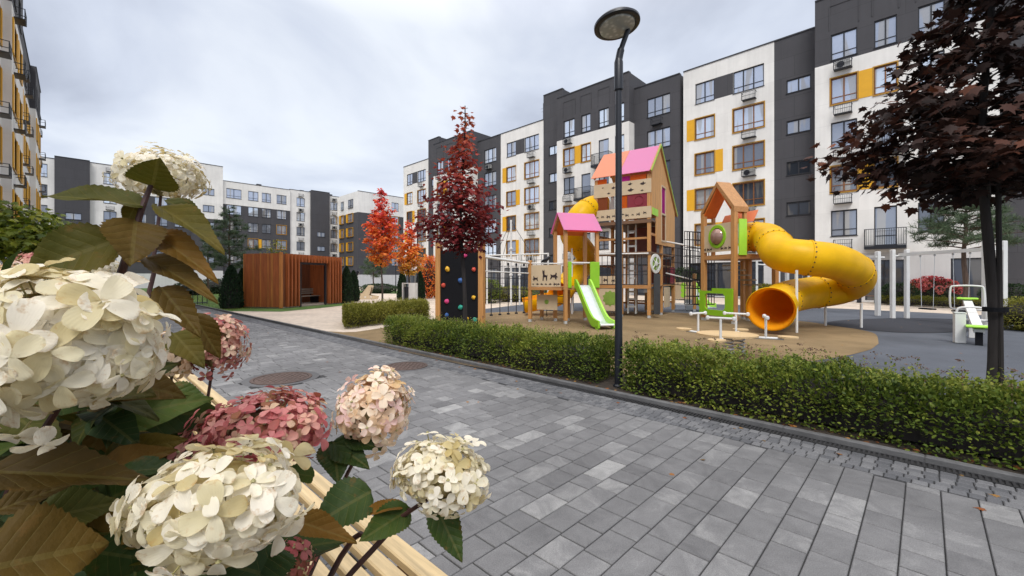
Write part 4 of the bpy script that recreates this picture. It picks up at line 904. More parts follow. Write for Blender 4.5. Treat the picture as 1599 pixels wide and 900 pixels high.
# white climbing mast with net
CM = thing('net_climber', 'white masts with a rope climbing net in front of the charcoal building base', 'climbing net', at(798, 24.5), .3)
b = MB(); b.tube([(0, 0, 0), (0, 0, 4.9)], .06, 10); b.lathe([(.11, 0), (.11, .1), (0, .12)], 12, (0, 0, 3.2)); b.lathe([(.11, 0), (.11, .1), (0, .12)], 12, (0, 0, 1.7)); b.tube([(.55, 0, 0), (.55, 0, 3.9)], .05, 10); b.lathe([(.1, 0), (.1, .1), (0, .12)], 12, (.55, 0, 1.7)); b.obj('mast', 'white_paint', CM, True)
b = MB()
for x in (-1.0, -.5, 1.3): b.tube([(x, 0, 2.9), (0, 0, 4.85)], .014, 5)
net(b, (-1.2, 0, .9), (1.9, 0, .9), (-1.2, 0, 2.9), (1.9, 0, 2.9), 10, 6, .012); b.obj('rope_net', 'black_rope', CM)
b = MB(); b.tube([(-1.6, 0, 2.9), (2.3, 0, 2.9)], .04, 8); b.tube([(-1.6, 0, 0), (-1.6, 0, 2.95)], .05, 8); b.tube([(2.3, 0, 0), (2.3, 0, 2.95)], .05, 8)
for i in range(9): b.tube([(-.4 + i * .22, 0, 2.86), (-.5 + i * .24, 0, 2.2)], .022, 6)
b.obj('frame', 'white_paint', CM)
# ------------------------------------------------------------------ second tower with the big yellow tube
T2 = thing('play_tower', 'narrow wooden play tower with a pointed open frame holding the big yellow tube slide', 'play tower', (-5.8, 16.06, 0), R_(-30.6))
W2 = 1.45; D2 = 1.7; A2 = 3.86; AP = 4.78
posts(T2, [(0, 0, A2), (W2, 0, A2), (.06, D2, 3.0), (W2, D2, 3.0), (W2 * .45, D2 * .8, 2.3)], w=.15)
b = MB(); b.prism([(-.08, A2 - .12), (W2 / 2, AP - .06), (W2 + .08, A2 - .12), (W2 + .08, A2 + .06), (W2 / 2, AP + .12), (-.08, A2 + .06)], -.08, .5); b.obj('gable_frame', 'beam_wood', T2)
b = MB(); b.prism([(.02, A2 - .16), (W2 / 2, AP - .12), (W2 - .02, A2 - .16), (W2 - .02, A2 - .09), (W2 / 2, AP - .067), (.02, A2 - .09)], -.05, .47); b.obj('under_roof', 'orange_ply', T2)
for x in (.0, W2): MB().box(x - .05, x + .05, .36, .46, 2.3, A2 - .05).obj('post', 'post_wood', T2)
slab(T2, 'roof_panel', 'orange_sheet', [(.2, .56, 3.42), (1.68, .56, 3.42), (1.68, .76, 3.8), (.2, .76, 3.8)])
MB().box(.07, W2 - .07, -.05, -.02, 2.45, 3.42).obj('panel', 'cream_panel', T2)
MB().lathe([(.29, 0), (.3, .03), (.4, .03), (.41, 0)], 32, (W2 / 2, -.051, 2.98), 0, (0, -1, 0)).obj('porthole_ring', 'green_plastic', T2, True)
m, nt, bb = nodes('bubble'); bb.inputs['Base Color'].default_value = (.35, .22, .18, 1); bb.inputs['Roughness'].default_value = .05; bb.inputs['Metallic'].default_value = .3
MB().lathe([(.29, 0), (.24, .1), (.13, .16), (0, .18)], 28, (W2 / 2, -.05, 2.98), 0, (0, -1, 0)).obj('porthole_bubble', 'bubble', T2, 'all')
b = MB()
for x in (.12, .28, .42, .95, 1.12, 1.3): decal(b, x, 2.55, rnd.uniform(.05, .075), -.051, BLOB, rnd.choice([1, -1]))
b.obj('printed_animal', 'print_dark', T2)
MB().box(-.07, W2 + .07, -.06, D2 + .06, 2.18, 2.34).obj('floor_deck', 'beam_wood', T2)
MB().box(W2 + .08, W2 + .12, .09, .4, 2.3, 3.5).obj('slide_collar', 'lime_plastic', T2)
b = MB()
for i in range(5): b.box(.5, W2 - .25, .35 + i * .22, .5 + i * .22, 1.95 - i * .17, 2.0 - i * .17)
b.obj('step_boards', 'grey_wood', T2)
b = MB(); b.prism([(-.06, .3), (W2 + .05, .3), (W2 + .05, 1.18), (W2 * .45, 1.18), (W2 * .45, 1.1), (-.06, 1.1)], -.13, -.085)
o = b.obj('counter_panel', 'green_plastic', T2)
# cut the counter window: replaced by a frame of four bars
bpy.data.objects.remove(o); b = MB(); y0, y1 = -.135, -.085
b.box(-.08, .2, y0, y1, .22, 1.08); b.box(W2 - .28, W2 + .05, y0, y1, .22, 1.18); b.box(.2, W2 - .28, y0, y1, .22, .42); b.box(.2, W2 - .28, y0, y1, 1.0, 1.08); b.box(.55, W2 - .28, y0 + .002, y1, 1.08, 1.179)
for (x, z, sx, sz) in ((.2, .42, 1, 1), (W2 - .28, .42, -1, 1), (.2, 1.0, 1, -1), (W2 - .28, 1.0, -1, -1)): b.prism([(x, z), (x + sx * .09, z), (x, z + sz * .09)], y0, y1)
b.obj('counter_panel', 'green_plastic', T2)
big = [at3(1160, 371, 14.9), at3(1180, 370, 14.7), at3(1199, 373, 14.2), at3(1209, 383, 13.3), at3(1221, 397, 12.55), at3(1262, 403, 12.15), at3(1303, 409, 12.2), at3(1332, 423, 12.7), at3(1334, 440, 13.35), at3(1306, 452, 13.75), at3(1262, 458, 13.6), at3(1232, 464, 13.0), at3(1214, 474, 12.2), at3(1203, 483, 11.45)]
org = at(1255, 12.6); S2 = thing('tube_slide', 'large glossy yellow tube slide curling to a round mouth near the spring balancer', 'tube slide', org)
pth = [p - org for p in spline(big, 7)]
tube_slide(S2, pth, .5, (7, 22, 35, 49, 68, 81), .2, None, 32)
for px, d, z in ((1244, 11.9, 1.75), (1289, 13.7, .75), (1345, 13.1, .75)):
    p = at(px, d) - org; MB().tube([(p.x, p.y, 0), (p.x, p.y, z)], .035, 10).obj('support_post', 'white_paint', S2); 
# net bridge between the towers
NB = thing('rope_bridge', 'black rope net bridge with a white handrail linking the two play towers', 'rope bridge', at(1052, 18.6), 0)
p1, p2 = at(1040, 18.2) - NB.location, at(1092, 17.0) - NB.location
b = MB(); up = Vector((0, 0, 1))
net(b, p1 + up * 1.3, p2 + up * 1.2, p1 + up * 2.9, p2 + up * 2.6, 8, 5, .014)
p3, p4 = at(1069, 16.9) - NB.location, at(1094, 16.5) - NB.location
net(b, p3 + up * .5, p4 + up * .5, p3 + up * 3.4, p4 + up * 3.3, 6, 9, .016); sh = Vector((.3, .6, 0)); net(b, p3 + sh + up * .5, p4 + sh + up * .5, p3 + sh + up * 3.4, p4 + sh + up * 3.3, 6, 9, .016)
net(b, p3 + up * .5, p3 + sh + up * .5, p3 + up * 3.4, p3 + sh + up * 3.4, 3, 9, .014); net(b, p3 + up * .5, p4 + up * .5, p3 + sh + up * .5, p4 + sh + up * .5, 6, 3, .014)
b.obj('rope_net', 'black_rope', NB); MB().tube([p1 + up * 3.1, p2 + up * 2.75], .035, 8).tube([p1 + up * 1.75, p2 + up * 1.4], .03, 8).obj('hand_rail', 'white_paint', NB)
# extra green chute seen under the bridge
GC = thing('chute', 'short green chute behind the second play tower', 'slide', at(1078, 20.5), R_(-20))
pp = spline([(0, 0, 1.2), (.35, 0, .75), (.8, 0, .25), (1.2, 0, .2)], 5)
for y in (-.28, .28):
    b = MB()
    for p, q in zip(pp, pp[1:]): b.bar(p + Vector((0, y, .08)), q + Vector((0, y, .08)), .05, .22)
    b.obj('side', 'lime_plastic', GC)
b = MB()
for p, q in zip(pp, pp[1:]): b.bar(p, q, .5, .03)
b.box(-.06, 0, -.3, .3, 0, 1.2); b.obj('bed', 'steel_white', GC)
# ------------------------------------------------------------------ spring balancer
SB = thing('spring_balancer', 'four seat spring balancer of pale plywood with white handlebars on the tan rubber', 'spring rider', at(1135, 8.35), R_(10))
pc = [(.55 * math.cos(a_), .5 * math.sin(a_)) for a_ in [2 * PI * i / 36 for i in range(36)]]
MB().prism(pc, .4, .43, 0, 'xy').obj('platform', 'seat_ply', SB)
coil = lambda x, y: spline([(x + .09 * math.cos(t * 1.05), y + .09 * math.sin(t * 1.05), .03 + .35 * t / 30) for t in range(31)], 3)
for x, y in ((.05, -.18), (.2, .2)): MB().tube(coil(x, y), .016, 8).obj('spring', 'steel_white', SB, 'all')
for i, (dx_, dy_) in enumerate(((-.62, .33), (-.02, -.72), (.72, .12), (.1, .75))):
    d_ = Vector((dx_, dy_, 0)); n_ = d_.normalized(); s_ = Vector((-n_.y, n_.x, 0)); c_ = n_ * 1.02
    el = [(c_.x - (n_ * .17 * math.cos(a_) + s_ * .15 * math.sin(a_)).x - 0, c_.y - (n_ * .17 * math.cos(a_) + s_ * .15 * math.sin(a_)).y) for a_ in [2 * PI * j / 20 for j in range(20)]]
    MB().prism(el, .4, .43, 0, 'xy').obj('seat', 'seat_ply', SB)
    b = MB(); b.tube([n_ * .45 + Vector((0, 0, .38)), n_ * .95 + Vector((0, 0, .38))], .025, 10); b.tube([n_ * .66 + Vector((0, 0, .38)), n_ * .66 + Vector((0, 0, .78))], .022, 10); h0, h1 = n_ * .66 + s_ * .22 + Vector((0, 0, .78)), n_ * .66 - s_ * .22 + Vector((0, 0, .78)); b.tube([h0, h1], .021, 10)
    for h in (h0, h1): b.lathe([(0, -.04), (.03, -.03), (.038, 0), (.03, .03), (0, .04)], 10, h)
    b.obj('handlebar', 'white_paint', SB, True)
# ------------------------------------------------------------------ swings
pa, pb_ = at(1405, 16.2), at(1553, 12.9); dv = pb_ - pa; Ls = dv.length
SW = thing('swing_set', 'white swing frame with two hanging seats near the purple leaved tree', 'swing set', pa, math.atan2(dv.y, dv.x))
for x in (.0, Ls):
    for y in (-.26, .26): MB().box(x - .06, x + .06, y - .06, y + .06, 0, 2.62 if x < 1 else 2.66, bev=.012).obj('post', 'white_paint', SW)
    MB().tube([(x, -.2, 2.38), (x, .2, 2.38)], .035, 8).obj('cross_bar', 'white_paint', SW)
MB().bar((.0, 0, 2.42), (Ls, 0, 2.42), .11, .11).obj('beam', 'white_paint', SW)
def seat_swing(root, x, L_=2.0):
    t = MB(); t.box(x - .24, x + .24, -.1, .1, .42, .47, bev=.015); o = t.obj('swing_seat', 'rubber_black', root)
    c = MB()
    for s_ in (-.22, .22): c.tube([(x + s_ * 1.25, 0, 2.36), (x + s_, 0, .46)], .009, 5); c.lathe([(.03, 0), (.03, .05), (0, .06)], 8, (x + s_ * 1.25, 0, 2.3))
    c.obj('chain', 'steel_white', o)
seat_swing(SW, Ls * .34); seat_swing(SW, Ls * .7)
pa2 = at(1374, 17.3); pb2 = at(1222, 22.5); dv = pb2 - pa2
SW2 = thing('swing_set', 'white swing frame behind the large yellow tube slide', 'swing set', pa2, math.atan2(dv.y, dv.x)); L2 = dv.length
for x in (.0, L2):
    for y in ((.1,) if x < 1 else (-.26, .26)): MB().box(x - .07, x + .07, y - .07, y + .07, 0, 2.62, bev=.012).obj('post', 'white_paint', SW2)
    MB().tube([(x, -.2, 2.38), (x, .2, 2.38)], .035, 8).obj('cross_bar', 'white_paint', SW2)
MB().bar((.0, 0, 2.42), (L2, 0, 2.42), .11, .11).obj('beam', 'white_paint', SW2)
seat_swing(SW2, L2 * .35); seat_swing(SW2, L2 * .7)
PB = thing('pull_up_frame', 'white post and bar frame half hidden behind the yellow tube', 'exercise frame', at(1182, 23), R_(8))
for x in (0, .9, 1.75, 2.3): MB().box(x - .05, x + .05, -.05, .05, 0, 2.1 if x else 2.5).obj('post', 'white_paint', PB)
MB().tube([(0, 0, 2.3), (2.4, 0, 2.0)], .035, 8).obj('bar', 'white_paint', PB)
# ------------------------------------------------------------------ seesaw and bollard
pA, pB = at(1510, 12.2), at(1529, 9.6); dv = pB - pA; L3 = dv.length
SS = thing('seesaw', 'white seesaw with lime green seats near the slim tree trunk', 'seesaw', pA, math.atan2(dv.y, dv.x))
MB().bar((0, 0, .88), (L3, 0, .32), .17, .09).obj('plank', 'white_paint', SS)
for x, z in ((.12, .92), (L3 - .02, .4)): MB().box(x - .17, x + .17, -.21, .21, z, z + .05, bev=.015).obj('seat', 'lime_plastic', SS)
for x, z in ((-.08, .62), (L3 * .52, .32)):
    b = MB(); w_, h_ = (.33, .68) if x < 0 else (.28, .45)
    loop = spline([(x, -w_ + .08, z), (x, -w_, z + .08), (x, -w_, z + h_ - .1), (x, -w_ + .1, z + h_), (x, w_ - .1, z + h_), (x, w_, z + h_ - .1), (x, w_, z + .08), (x, w_ - .08, z), (x, -w_ + .08, z)], 4); b.tube(loop, .024, 8); b.obj('handle', 'white_paint', SS, True)
MB().bar((L3 * .5, 0, 0), (L3 * .5, 0, .62), .12, .12).tube([(L3 * .5, -.3, .45), (L3 * .5, .3, .45)], .03, 8).obj('pivot', 'white_paint', SS)
MB().box(L3 - .1, L3, -.06, .06, 0, .3).obj('bumper', 'rubber_black', SS)
bo = thing('bollard', 'square white post standing beside the seesaw', 'post', at(1498, 10.0), .2); MB().box(-.09, .09, -.09, .09, 0, .7, bev=.012).obj('post_body', 'white_paint', bo); MB().box(-.1, .1, -.1, .1, .701, .72).obj('cap', 'white_cap', bo)
# ------------------------------------------------------------------ benches, bins, rack, lounger, pergola
def low_bench(loc, rz, label, ln=1.5):
    t = thing('bench', label, 'bench', loc, rz)
    b = MB()
    for i in range(4): b.box(-ln / 2, ln / 2, -.2 + i * .1, -.115 + i * .1, .42, .46)
    b.obj('seat', 'dark_beam', t)
    for x in (-ln / 2 + .2, ln / 2 - .2): MB().box(x - .12, x + .12, -.18, .18, 0, .42).obj('leg', 'black_metal', t)
low_bench(at(1355, 26.9), .1, 'dark backless bench on the beige path behind the swings', 1.25)
low_bench(at(1252, 27.0), .1, 'dark backless bench mostly hidden behind the yellow tube', 1.3)
t = thing('litter_bin', 'white framed litter bin with a dark body beside the far lamp', 'litter bin', at(640, 27.5), .6)
MB().box(-.45, -.38, -.2, .2, 0, 1.25).box(.0, .45, -.2, .2, 0, 1.25).box(-.38, 0, -.2, .2, 1.2, 1.25).obj('frame', 'white_paint', t); MB().lathe([(0, .1), (.16, .1), (.17, 1.0), (0, 1.0)], 16, (-.19, 0, 0)).obj('bin_body', 'black_metal', t)
t = thing('bike_rack', 'low black metal rack rail on the lawn left of the dark cypresses', 'rack', at(292, 24.5), 1.9)
b = MB(); b.tube([(-1, 0, .85), (1.1, 0, .85)], .03, 8); b.tube([(-1, 0, .1), (1.1, 0, .1)], .03, 8)
for i in range(9): b.tube([(-1 + i * .26, 0, 0), (-1 + i * .26, 0, .85)], .02, 6)
b.obj('rail', 'black_metal', t)
t = thing('rocker', 'cream and black rocking play seat with striped legs by the dark cypress', 'play seat', at(563, 32), .9)
b = MB()
for y in (-.35, .35): b.prism([(-1.2, .1), (-1, 0), (1.2, 0), (1.3, .2), (.7, .3), (.9, 1.0), (.65, 1.05), (.2, .45), (-.4, .4), (-.5, 1.3), (-.85, 1.5), (-.9, .5)], y - .03, y + .03)
b.obj('side_board', 'cream_panel', t)
b = MB(); b.bar((.8, 0, .85), (-.2, 0, .3), .7, .06); b.bar((-.5, 0, .5), (-.85, 0, 1.9), .5, .1); b.bar((-.5, .1, 1.5), (-.15, .1, 2.1), .2, .2); b.obj('seat', 'black_metal', t)
b = MB()
for i in range(5): b.box(-.9 + i * .42, -.78 + i * .42, -.4, .4, .12, .2)
b.obj('stretcher', 'white_paint', t)
t = thing('pergola', 'rust brown slatted pergola with climbing plant behind the hedge', 'pergola', at(655, 34), R_(60))
b = MB()
for x in (0, 1.2, 2.4): 
    for y in (0, 1.6): b.box(x - .06, x + .06, y - .06, y + .06, 0, 2.8)
b.obj('frame', 'pavilion_slat', t)
b = MB()
for i in range(14): x = i * .17; b.box(x, x + .05, -.1, -.06, .1, 2.7); b.box(x, x + .05, -.3, 1.9, 2.8, 2.9)
b.obj('slats', 'pavilion_slat', t)
# ------------------------------------------------------------------ foreground bench
FB = thing('bench', 'long pale slatted wooden bench at lower left under the hydrangea flowers', 'bench', (-3.0, .62, 0))
for i, (y, w_) in enumerate(((.27, .075), (.175, .06), (.085, .06), (-.005, .06), (-.095, .06), (-.185, .06), (-.275, .06))):
    MB().box(-3.6, 3.6, y - w_ / 2, y + w_ / 2, .41, .45, bev=.006).obj('slat', 'bench_slat', FB)
for x in (-3.3, -1.6, 0, 1.6, 3.3): MB().box(x - .04, x + .04, -.3, .27, .35, .408).box(x - .05, x + .05, -.28, -.2, 0, .35).box(x - .05, x + .05, .17, .25, 0, .35).obj('support', 'bench_gap_wood', FB)
# ------------------------------------------------------------------ vegetation
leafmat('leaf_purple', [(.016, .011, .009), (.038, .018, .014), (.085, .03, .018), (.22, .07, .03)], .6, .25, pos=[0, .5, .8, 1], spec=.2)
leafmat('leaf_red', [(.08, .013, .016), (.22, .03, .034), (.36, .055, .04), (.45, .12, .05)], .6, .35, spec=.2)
leafmat('leaf_orange', [(.62, .06, .07), (.78, .11, .05), (.8, .2, .04), (.62, .27, .04)], .55, .35)
leafmat('leaf_flame', [(.78, .1, .06), (.8, .2, .03), (.75, .3, .05), (.48, .34, .05)], .55, .35)
leafmat('leaf_lime', [(.06, .1, .012), (.16, .21, .02), (.3, .34, .03), (.4, .38, .05)], .5, .35)
leafmat('leaf_hedge', [(.04, .07, .016), (.12, .175, .028), (.23, .27, .04), (.36, .35, .07)], .55, .35, spec=.25)
leafmat('leaf_hedge_yellow', [(.08, .09, .015), (.19, .19, .03), (.27, .26, .045), (.33, .28, .07)], .6, .3, spec=.2)
leafmat('leaf_dark', [(.01, .024, .01), (.02, .045, .015), (.04, .075, .022), (.07, .11, .03)], .5, .2)
leafmat('needle', [(.03, .055, .03), (.06, .1, .05), (.1, .15, .075), (.14, .18, .1)], .5, .15)
leafmat('thuja_green', [(.008, .022, .01), (.016, .04, .015), (.03, .06, .02)], .6, .15)
leafmat('wisp', [(.1, .05, .04), (.2, .11, .08), (.13, .12, .05)], .7, .2)
leafmat('bloom_red', [(.3, .03, .04), (.5, .07, .08), (.65, .2, .2), (.4, .1, .06)], .6, .3)
leafmat('bloom_dusty', [(.4, .15, .13), (.55, .3, .25), (.5, .35, .25)], .6, .3)
leafmat('litter', [(.12, .04, .015), (.25, .08, .02), (.3, .17, .05), (.09, .06, .03)], .8, .1)
def hedge(name, label, p0, p1, wid, h, n, leaf, m, sprigs=0, wisps=0, tpl=T_DIAMOND, group=None, wob=.09, base=.1, shear=0):
    p0, p1 = Vector((*p0[:2], 0)), Vector((*p1[:2], 0)); d = p1 - p0; Lh = d.length
    t = thing(name, label, 'hedge', p0, math.atan2(d.y, d.x), group)
    x = rng.uniform(0, Lh, n); cap = int(n * min(.16, .5 * wid / Lh)); ce = rng.random(cap) < .5; a = rng.uniform(-.12, PI + .12, n); rr = 1 - np.abs(rng.normal(0, .16, n))
    lump = 1 + wob * (np.sin(x * 4.1 + 1.3 * np.cos(a * 2)) + .8 * np.sin(x * 9.7 + a * 3) + .6 * np.sin(x * 17.3 - a * 5))
    ca, sa = np.cos(a), np.sin(a)
    y = np.sign(ca) * np.abs(ca) ** .6 * wid / 2 * rr * lump; z = base + (h - base) * np.sign(sa) * np.abs(sa) ** .55 * rr * lump
    e = np.minimum(x, Lh - x); y *= np.clip(.7 + e * 1.6, 0, 1); z = np.where(z < .02, .02 + rng.uniform(0, .1, n), z)
    x[:cap] = np.where(ce, np.abs(rng.normal(0, .09, cap)), Lh - np.abs(rng.normal(0, .09, cap))); qq = rng.random(cap) ** .5; y[:cap] *= qq; z[:cap] = rng.uniform(.04, 1, cap) * z[:cap].max() * .97 * np.sqrt(np.clip(1 - (np.abs(y[:cap]) / (wid * .56)) ** 4, .1, 1))
    O = np.stack([x, y, z], 1); out = np.stack([rng.normal(0, .5, n), ca + rng.normal(0, .45, n), sa * 1.1 + .25 + rng.normal(0, .4, n)], 1)
    out[:cap, 0] = np.where(ce, -1.1, 1.1) + rng.normal(0, .3, cap); A = unit(out + rdir(n) * .5); C = unit(np.stack([rng.normal(0, .5, n), ca * .4 + rng.normal(0, .4, n), np.ones(n)], 1))
    v = np.clip(rng.normal(.42, .2, n) + .25 * np.sin(x * 2.1 + y * 3) * .5, 0, 1); S = leaf * rng.uniform(.65, 1.25, n)
    if sprigs:
        k = sprigs; per = 9; sx = np.repeat(rng.uniform(.05, Lh - .05, k), per); sy = np.repeat(rng.uniform(-.42, .42, k) * wid, per); hh = np.repeat(rng.uniform(.05, .17, k), per); q = np.tile(np.linspace(0, 1, per), k)
        lean = np.repeat(rng.normal(0, .25, (k, 2)), per, 0); so_ = np.stack([sx + lean[:, 0] * hh * q, sy + lean[:, 1] * hh * q, h * (1 + .02) - .05 + hh * q], 1); m_ = len(so_)
        O = np.concatenate([O, so_]); A = np.concatenate([A, unit(rdir(m_) * [1, 1, .35] + [0, 0, .45])]); C = np.concatenate([C, unit(rdir(m_) * .4 + [0, 0, 1])]); v = np.concatenate([v, np.clip(rng.normal(.6, .18, m_), 0, 1)]); S = np.concatenate([S, leaf * rng.uniform(.6, 1.0, m_)])
    O = O + np.stack([O[:, 1] * shear, O[:, 1] * 0, O[:, 1] * 0], 1)
    blades('foliage', *tpl, O, A, C, S, v, m, t)
    c = MB(); prof = [(-.28 * wid, .04), (-.3 * wid, h * .55), (-.16 * wid, h * .74), (.16 * wid, h * .74), (.3 * wid, h * .55), (.28 * wid, .04)]
    ns = max(2, int(Lh / .35)); k0 = len(c.v)
    for i in range(ns + 1):
        for y_, z_ in prof: c.v.append((.16 + (Lh - .32) * i / ns + shear * y_, y_ * rnd.uniform(.9, 1.08), z_ * rnd.uniform(.93, 1.05)))
    for i in range(ns):
        for j in range(5): a_ = i * 6 + j; c.f.append([a_, a_ + 1, a_ + 7, a_ + 6]); c.m.append(0)
    c.f += [list(range(6)), list(range(ns * 6, ns * 6 + 6))]; c.m += [0, 0]; c.obj('branches', 'bark_dark', t)
    if wisps:
        O = []; A = []
        for i in range(wisps):
            b_ = np.array([rnd.uniform(.05, Lh - .05), rnd.uniform(-.42, .42) * wid, h + rnd.uniform(.06, .2)])
            for j in range(14): O.append(b_ + rng.normal(0, [.02, .02, .006])); A.append(rng.normal(0, 1, 3) * [1, 1, .4] + [0, 0, .5])
            for j in range(4): O.append(b_ - [0, 0, .02 + .05 * j]); A.append([rnd.gauss(0, .1), rnd.gauss(0, .1), 1])
        blades('flower_heads', *T_DIAMOND, O, A, rdir(len(O)), .022, rng.random(len(O)), 'wisp', t)
    return t
hedge('hedge', 'leafy green hedge along the kerb to the left of the tall street lamp', (-9.15, 5.46), (-3.33, 5.54), .9, .57, 36000, .046, 'leaf_hedge', 520, 20, T_DIAMOND, 'clipped leafy hedges')
hedge('hedge', 'long leafy green hedge along the kerb to the right of the tall street lamp', (-2.92, 5.48), (4.6, 5.54), .9, .57, 50000, .042, 'leaf_hedge', 800, 110, T_OVAL, 'clipped leafy hedges')
hB = hedge('hedge', 'yellowish green clipped hedge running from the paving towards the climbing wall', (-13.6, 6.12), (-14.9, 10.1), 2.0, .62, 40000, .055, 'leaf_hedge_yellow', 420, 0, T_DIAMOND, 'clipped leafy hedges', .05, shear=.88)
# fallen leaves and bark chips
n = 260; O = np.stack([rng.uniform(-8.5, 4, n), 4.99 + np.abs(rng.normal(0, .14, n)), np.full(n, .018)], 1)
k2 = 40; O2 = np.stack([rng.uniform(-9, 3, k2), 4.8 - np.abs(rng.normal(0, .35, k2)), np.full(k2, .006)], 1); k3 = 150; O3 = np.stack([rng.uniform(-14, 3, k3), rng.uniform(6.2, 22, k3), np.full(k3, .012)], 1); k4 = 60; O4 = np.stack([rng.uniform(-22, 3, k4), rng.uniform(.9, 4.3, k4), np.full(k4, .006)], 1); O = np.concatenate([O, O2, O3, O4]); n += k2 + k3 + k4
lf = blades('fallen_leaves', *T_MAPLE, O, rdir(n) * [1, 1, .1], rdir(n) * .25 + [0, 0, 1], rng.uniform(.025, .065, n), rng.random(n), 'litter'); lf['kind'] = 'stuff'
gl = rng.random((26000, 2)); GA = []
for a_, b_ in gl:
    q0_ = Vector((-23.7, 5.0)).lerp(Vector((-29.5, 13.2)), b_); xx = q0_.x - a_ ** 1.5 * 22
    GA.append((xx, q0_.y - (a_ * 2 if b_ > .3 else 0) + .0, -.01))
GA = [p for p in GA if not (abs((Vector(p) - Vector((-25.8, 8.5, 0))).length) < 1.2)]
n = len(GA); g_ = blades('grass', [(-.06, 0, 0), (.06, 0, 0), (0, 1, .1)], [[0, 1, 2]], GA, rdir(n) * [.5, .5, .1] + [0, 0, 1], rdir(n) * [1, 1, .1], rng.uniform(.04, .08, n), rng.random(n), 'leaf_lime'); g_['kind'] = 'stuff'; g_.data.materials[0] = MATS['leaf_hedge']
# ---- trees
def tree(name, label, loc, H, r0, prof, nl, tpl, leaf, n, m, group=None, bark='bark', droop=.3, sig=.13, stake=False, lean=(0, 0), rise=.35, vfun=None, cat='tree', hang=.3, updir=1.0):
    t = thing(name, label, cat, loc, 0, group)
    zs = [q[0] for q in prof]; R = lambda z: float(np.interp(z, zs, [q[1] for q in prof]))
    ax = lambda z: Vector((lean[0] * z / H + .04 * math.sin(z * 1.7), lean[1] * z / H + .03 * math.sin(z * 1.3 + 1), z))
    tr = MB(); tr.tube([ax(H * i / 16 * .97) for i in range(17)], [r0 * (1.35 if i == 0 else 1) * (1 - .9 * i / 16) + .006 for i in range(17)], 10, 0, True, .06)
    limbs = []; br = MB()
    for i in range(nl):
        z0 = zs[0] + (zs[-1] - zs[0]) * ((i + rnd.random() * .8) / nl) ** 1.05 * .97; a_ = i * 2.399 + rnd.uniform(-.4, .4)
        ln = R(z0) * rnd.uniform(.72, 1.12); dr = Vector((math.cos(a_), math.sin(a_), 0)); zb = max(z0 - ln * rise, zs[0] * .92)
        pts = [ax(zb) + dr * ln * q + Vector((0, 0, (z0 - zb) * min(1, q * 1.5) + ln * .1 * q - droop * ln * q * q)) + Vector((rnd.gauss(0, .02), rnd.gauss(0, .02), rnd.gauss(0, .02))) * ln for q in (0, .25, .5, .75, 1)]
        limbs.append((pts, ln)); br.tube(pts, [max(.004, r0 * .33 * (1 - .8 * q) * min(1, .4 + ln / 2)) for q in (0, .25, .5, .75, 1)], 5)
        for q in (1, 2, 3):
            s_ = Vector((rnd.gauss(0, 1), rnd.gauss(0, 1), rnd.gauss(.1, .4))).normalized() * ln * .28 + dr * ln * .1
            br.tube([pts[q], pts[q] + s_], [max(.003, r0 * .1), .003], 4)
    tr.obj('trunk', bark, t, True); br.obj('branches', bark, t)
    wts = np.array([l[1] ** 1.6 + .01 for l in limbs]); wts /= wts.sum(); idx = rng.choice(len(limbs), n, p=wts)
    P = np.array([[tuple(p) for p in l[0]] for l in limbs]); LN = np.array([l[1] for l in limbs])
    q = rng.uniform(.12, 1.03, n) ** .75 * 4; i0 = np.clip(q.astype(int), 0, 3); f = (q - i0)[:, None]
    O = P[idx, i0] * (1 - f) + P[idx, i0 + 1] * f + rng.normal(0, 1, (n, 3)) * (sig * (.35 + LN[idx]))[:, None] * [1, 1, .55]
    c = np.array([ax(z) for z in O[:, 2]]); od = unit((O - c) * [1, 1, .2] + 1e-6)
    A = unit(od * .8 + rdir(n) * .75 - np.array([0, 0, hang])); C = unit(np.array([0, 0, updir]) + od * .35 + rdir(n) * .55)
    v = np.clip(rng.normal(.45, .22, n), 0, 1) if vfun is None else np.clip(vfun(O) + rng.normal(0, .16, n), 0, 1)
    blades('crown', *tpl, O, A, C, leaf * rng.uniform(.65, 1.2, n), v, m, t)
    if stake: MB().tube([(.085, .0, 0), (.06, .0, 2.45)], .02, 8).obj('stake', 'bark_dark', t); MB().lathe([(.085, 0), (.085, .04), (.075, .04), (.075, 0)], 14, (.045, 0, 1.2)).obj('tie', 'rubber_black', t)
    return t
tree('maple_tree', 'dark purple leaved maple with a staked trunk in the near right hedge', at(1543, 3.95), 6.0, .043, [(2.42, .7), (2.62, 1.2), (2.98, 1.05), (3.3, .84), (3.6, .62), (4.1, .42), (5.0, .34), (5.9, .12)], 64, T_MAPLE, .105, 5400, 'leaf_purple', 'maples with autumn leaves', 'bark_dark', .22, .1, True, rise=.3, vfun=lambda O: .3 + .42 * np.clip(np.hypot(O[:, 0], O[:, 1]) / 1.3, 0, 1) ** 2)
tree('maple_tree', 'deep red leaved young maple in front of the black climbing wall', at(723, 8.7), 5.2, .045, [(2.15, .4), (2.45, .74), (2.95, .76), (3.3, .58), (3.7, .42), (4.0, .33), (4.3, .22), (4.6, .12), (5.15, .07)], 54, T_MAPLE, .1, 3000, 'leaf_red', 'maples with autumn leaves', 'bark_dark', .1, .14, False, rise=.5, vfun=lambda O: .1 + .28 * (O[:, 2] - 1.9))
tree('maple_tree', 'bright orange red young maple behind the yellowish hedge, left of the far lamp', at(596, 24.3), 6.9, .055, [(2.4, .5), (3.2, .8), (4.2, .9), (5.0, .68), (5.8, .42), (6.8, .15)], 40, T_MAPLE, .17, 3000, 'leaf_orange', 'maples with autumn leaves', 'bark', .05, .13, rise=.6, vfun=lambda O: 1.15 - .19 * (O[:, 2] - .8))
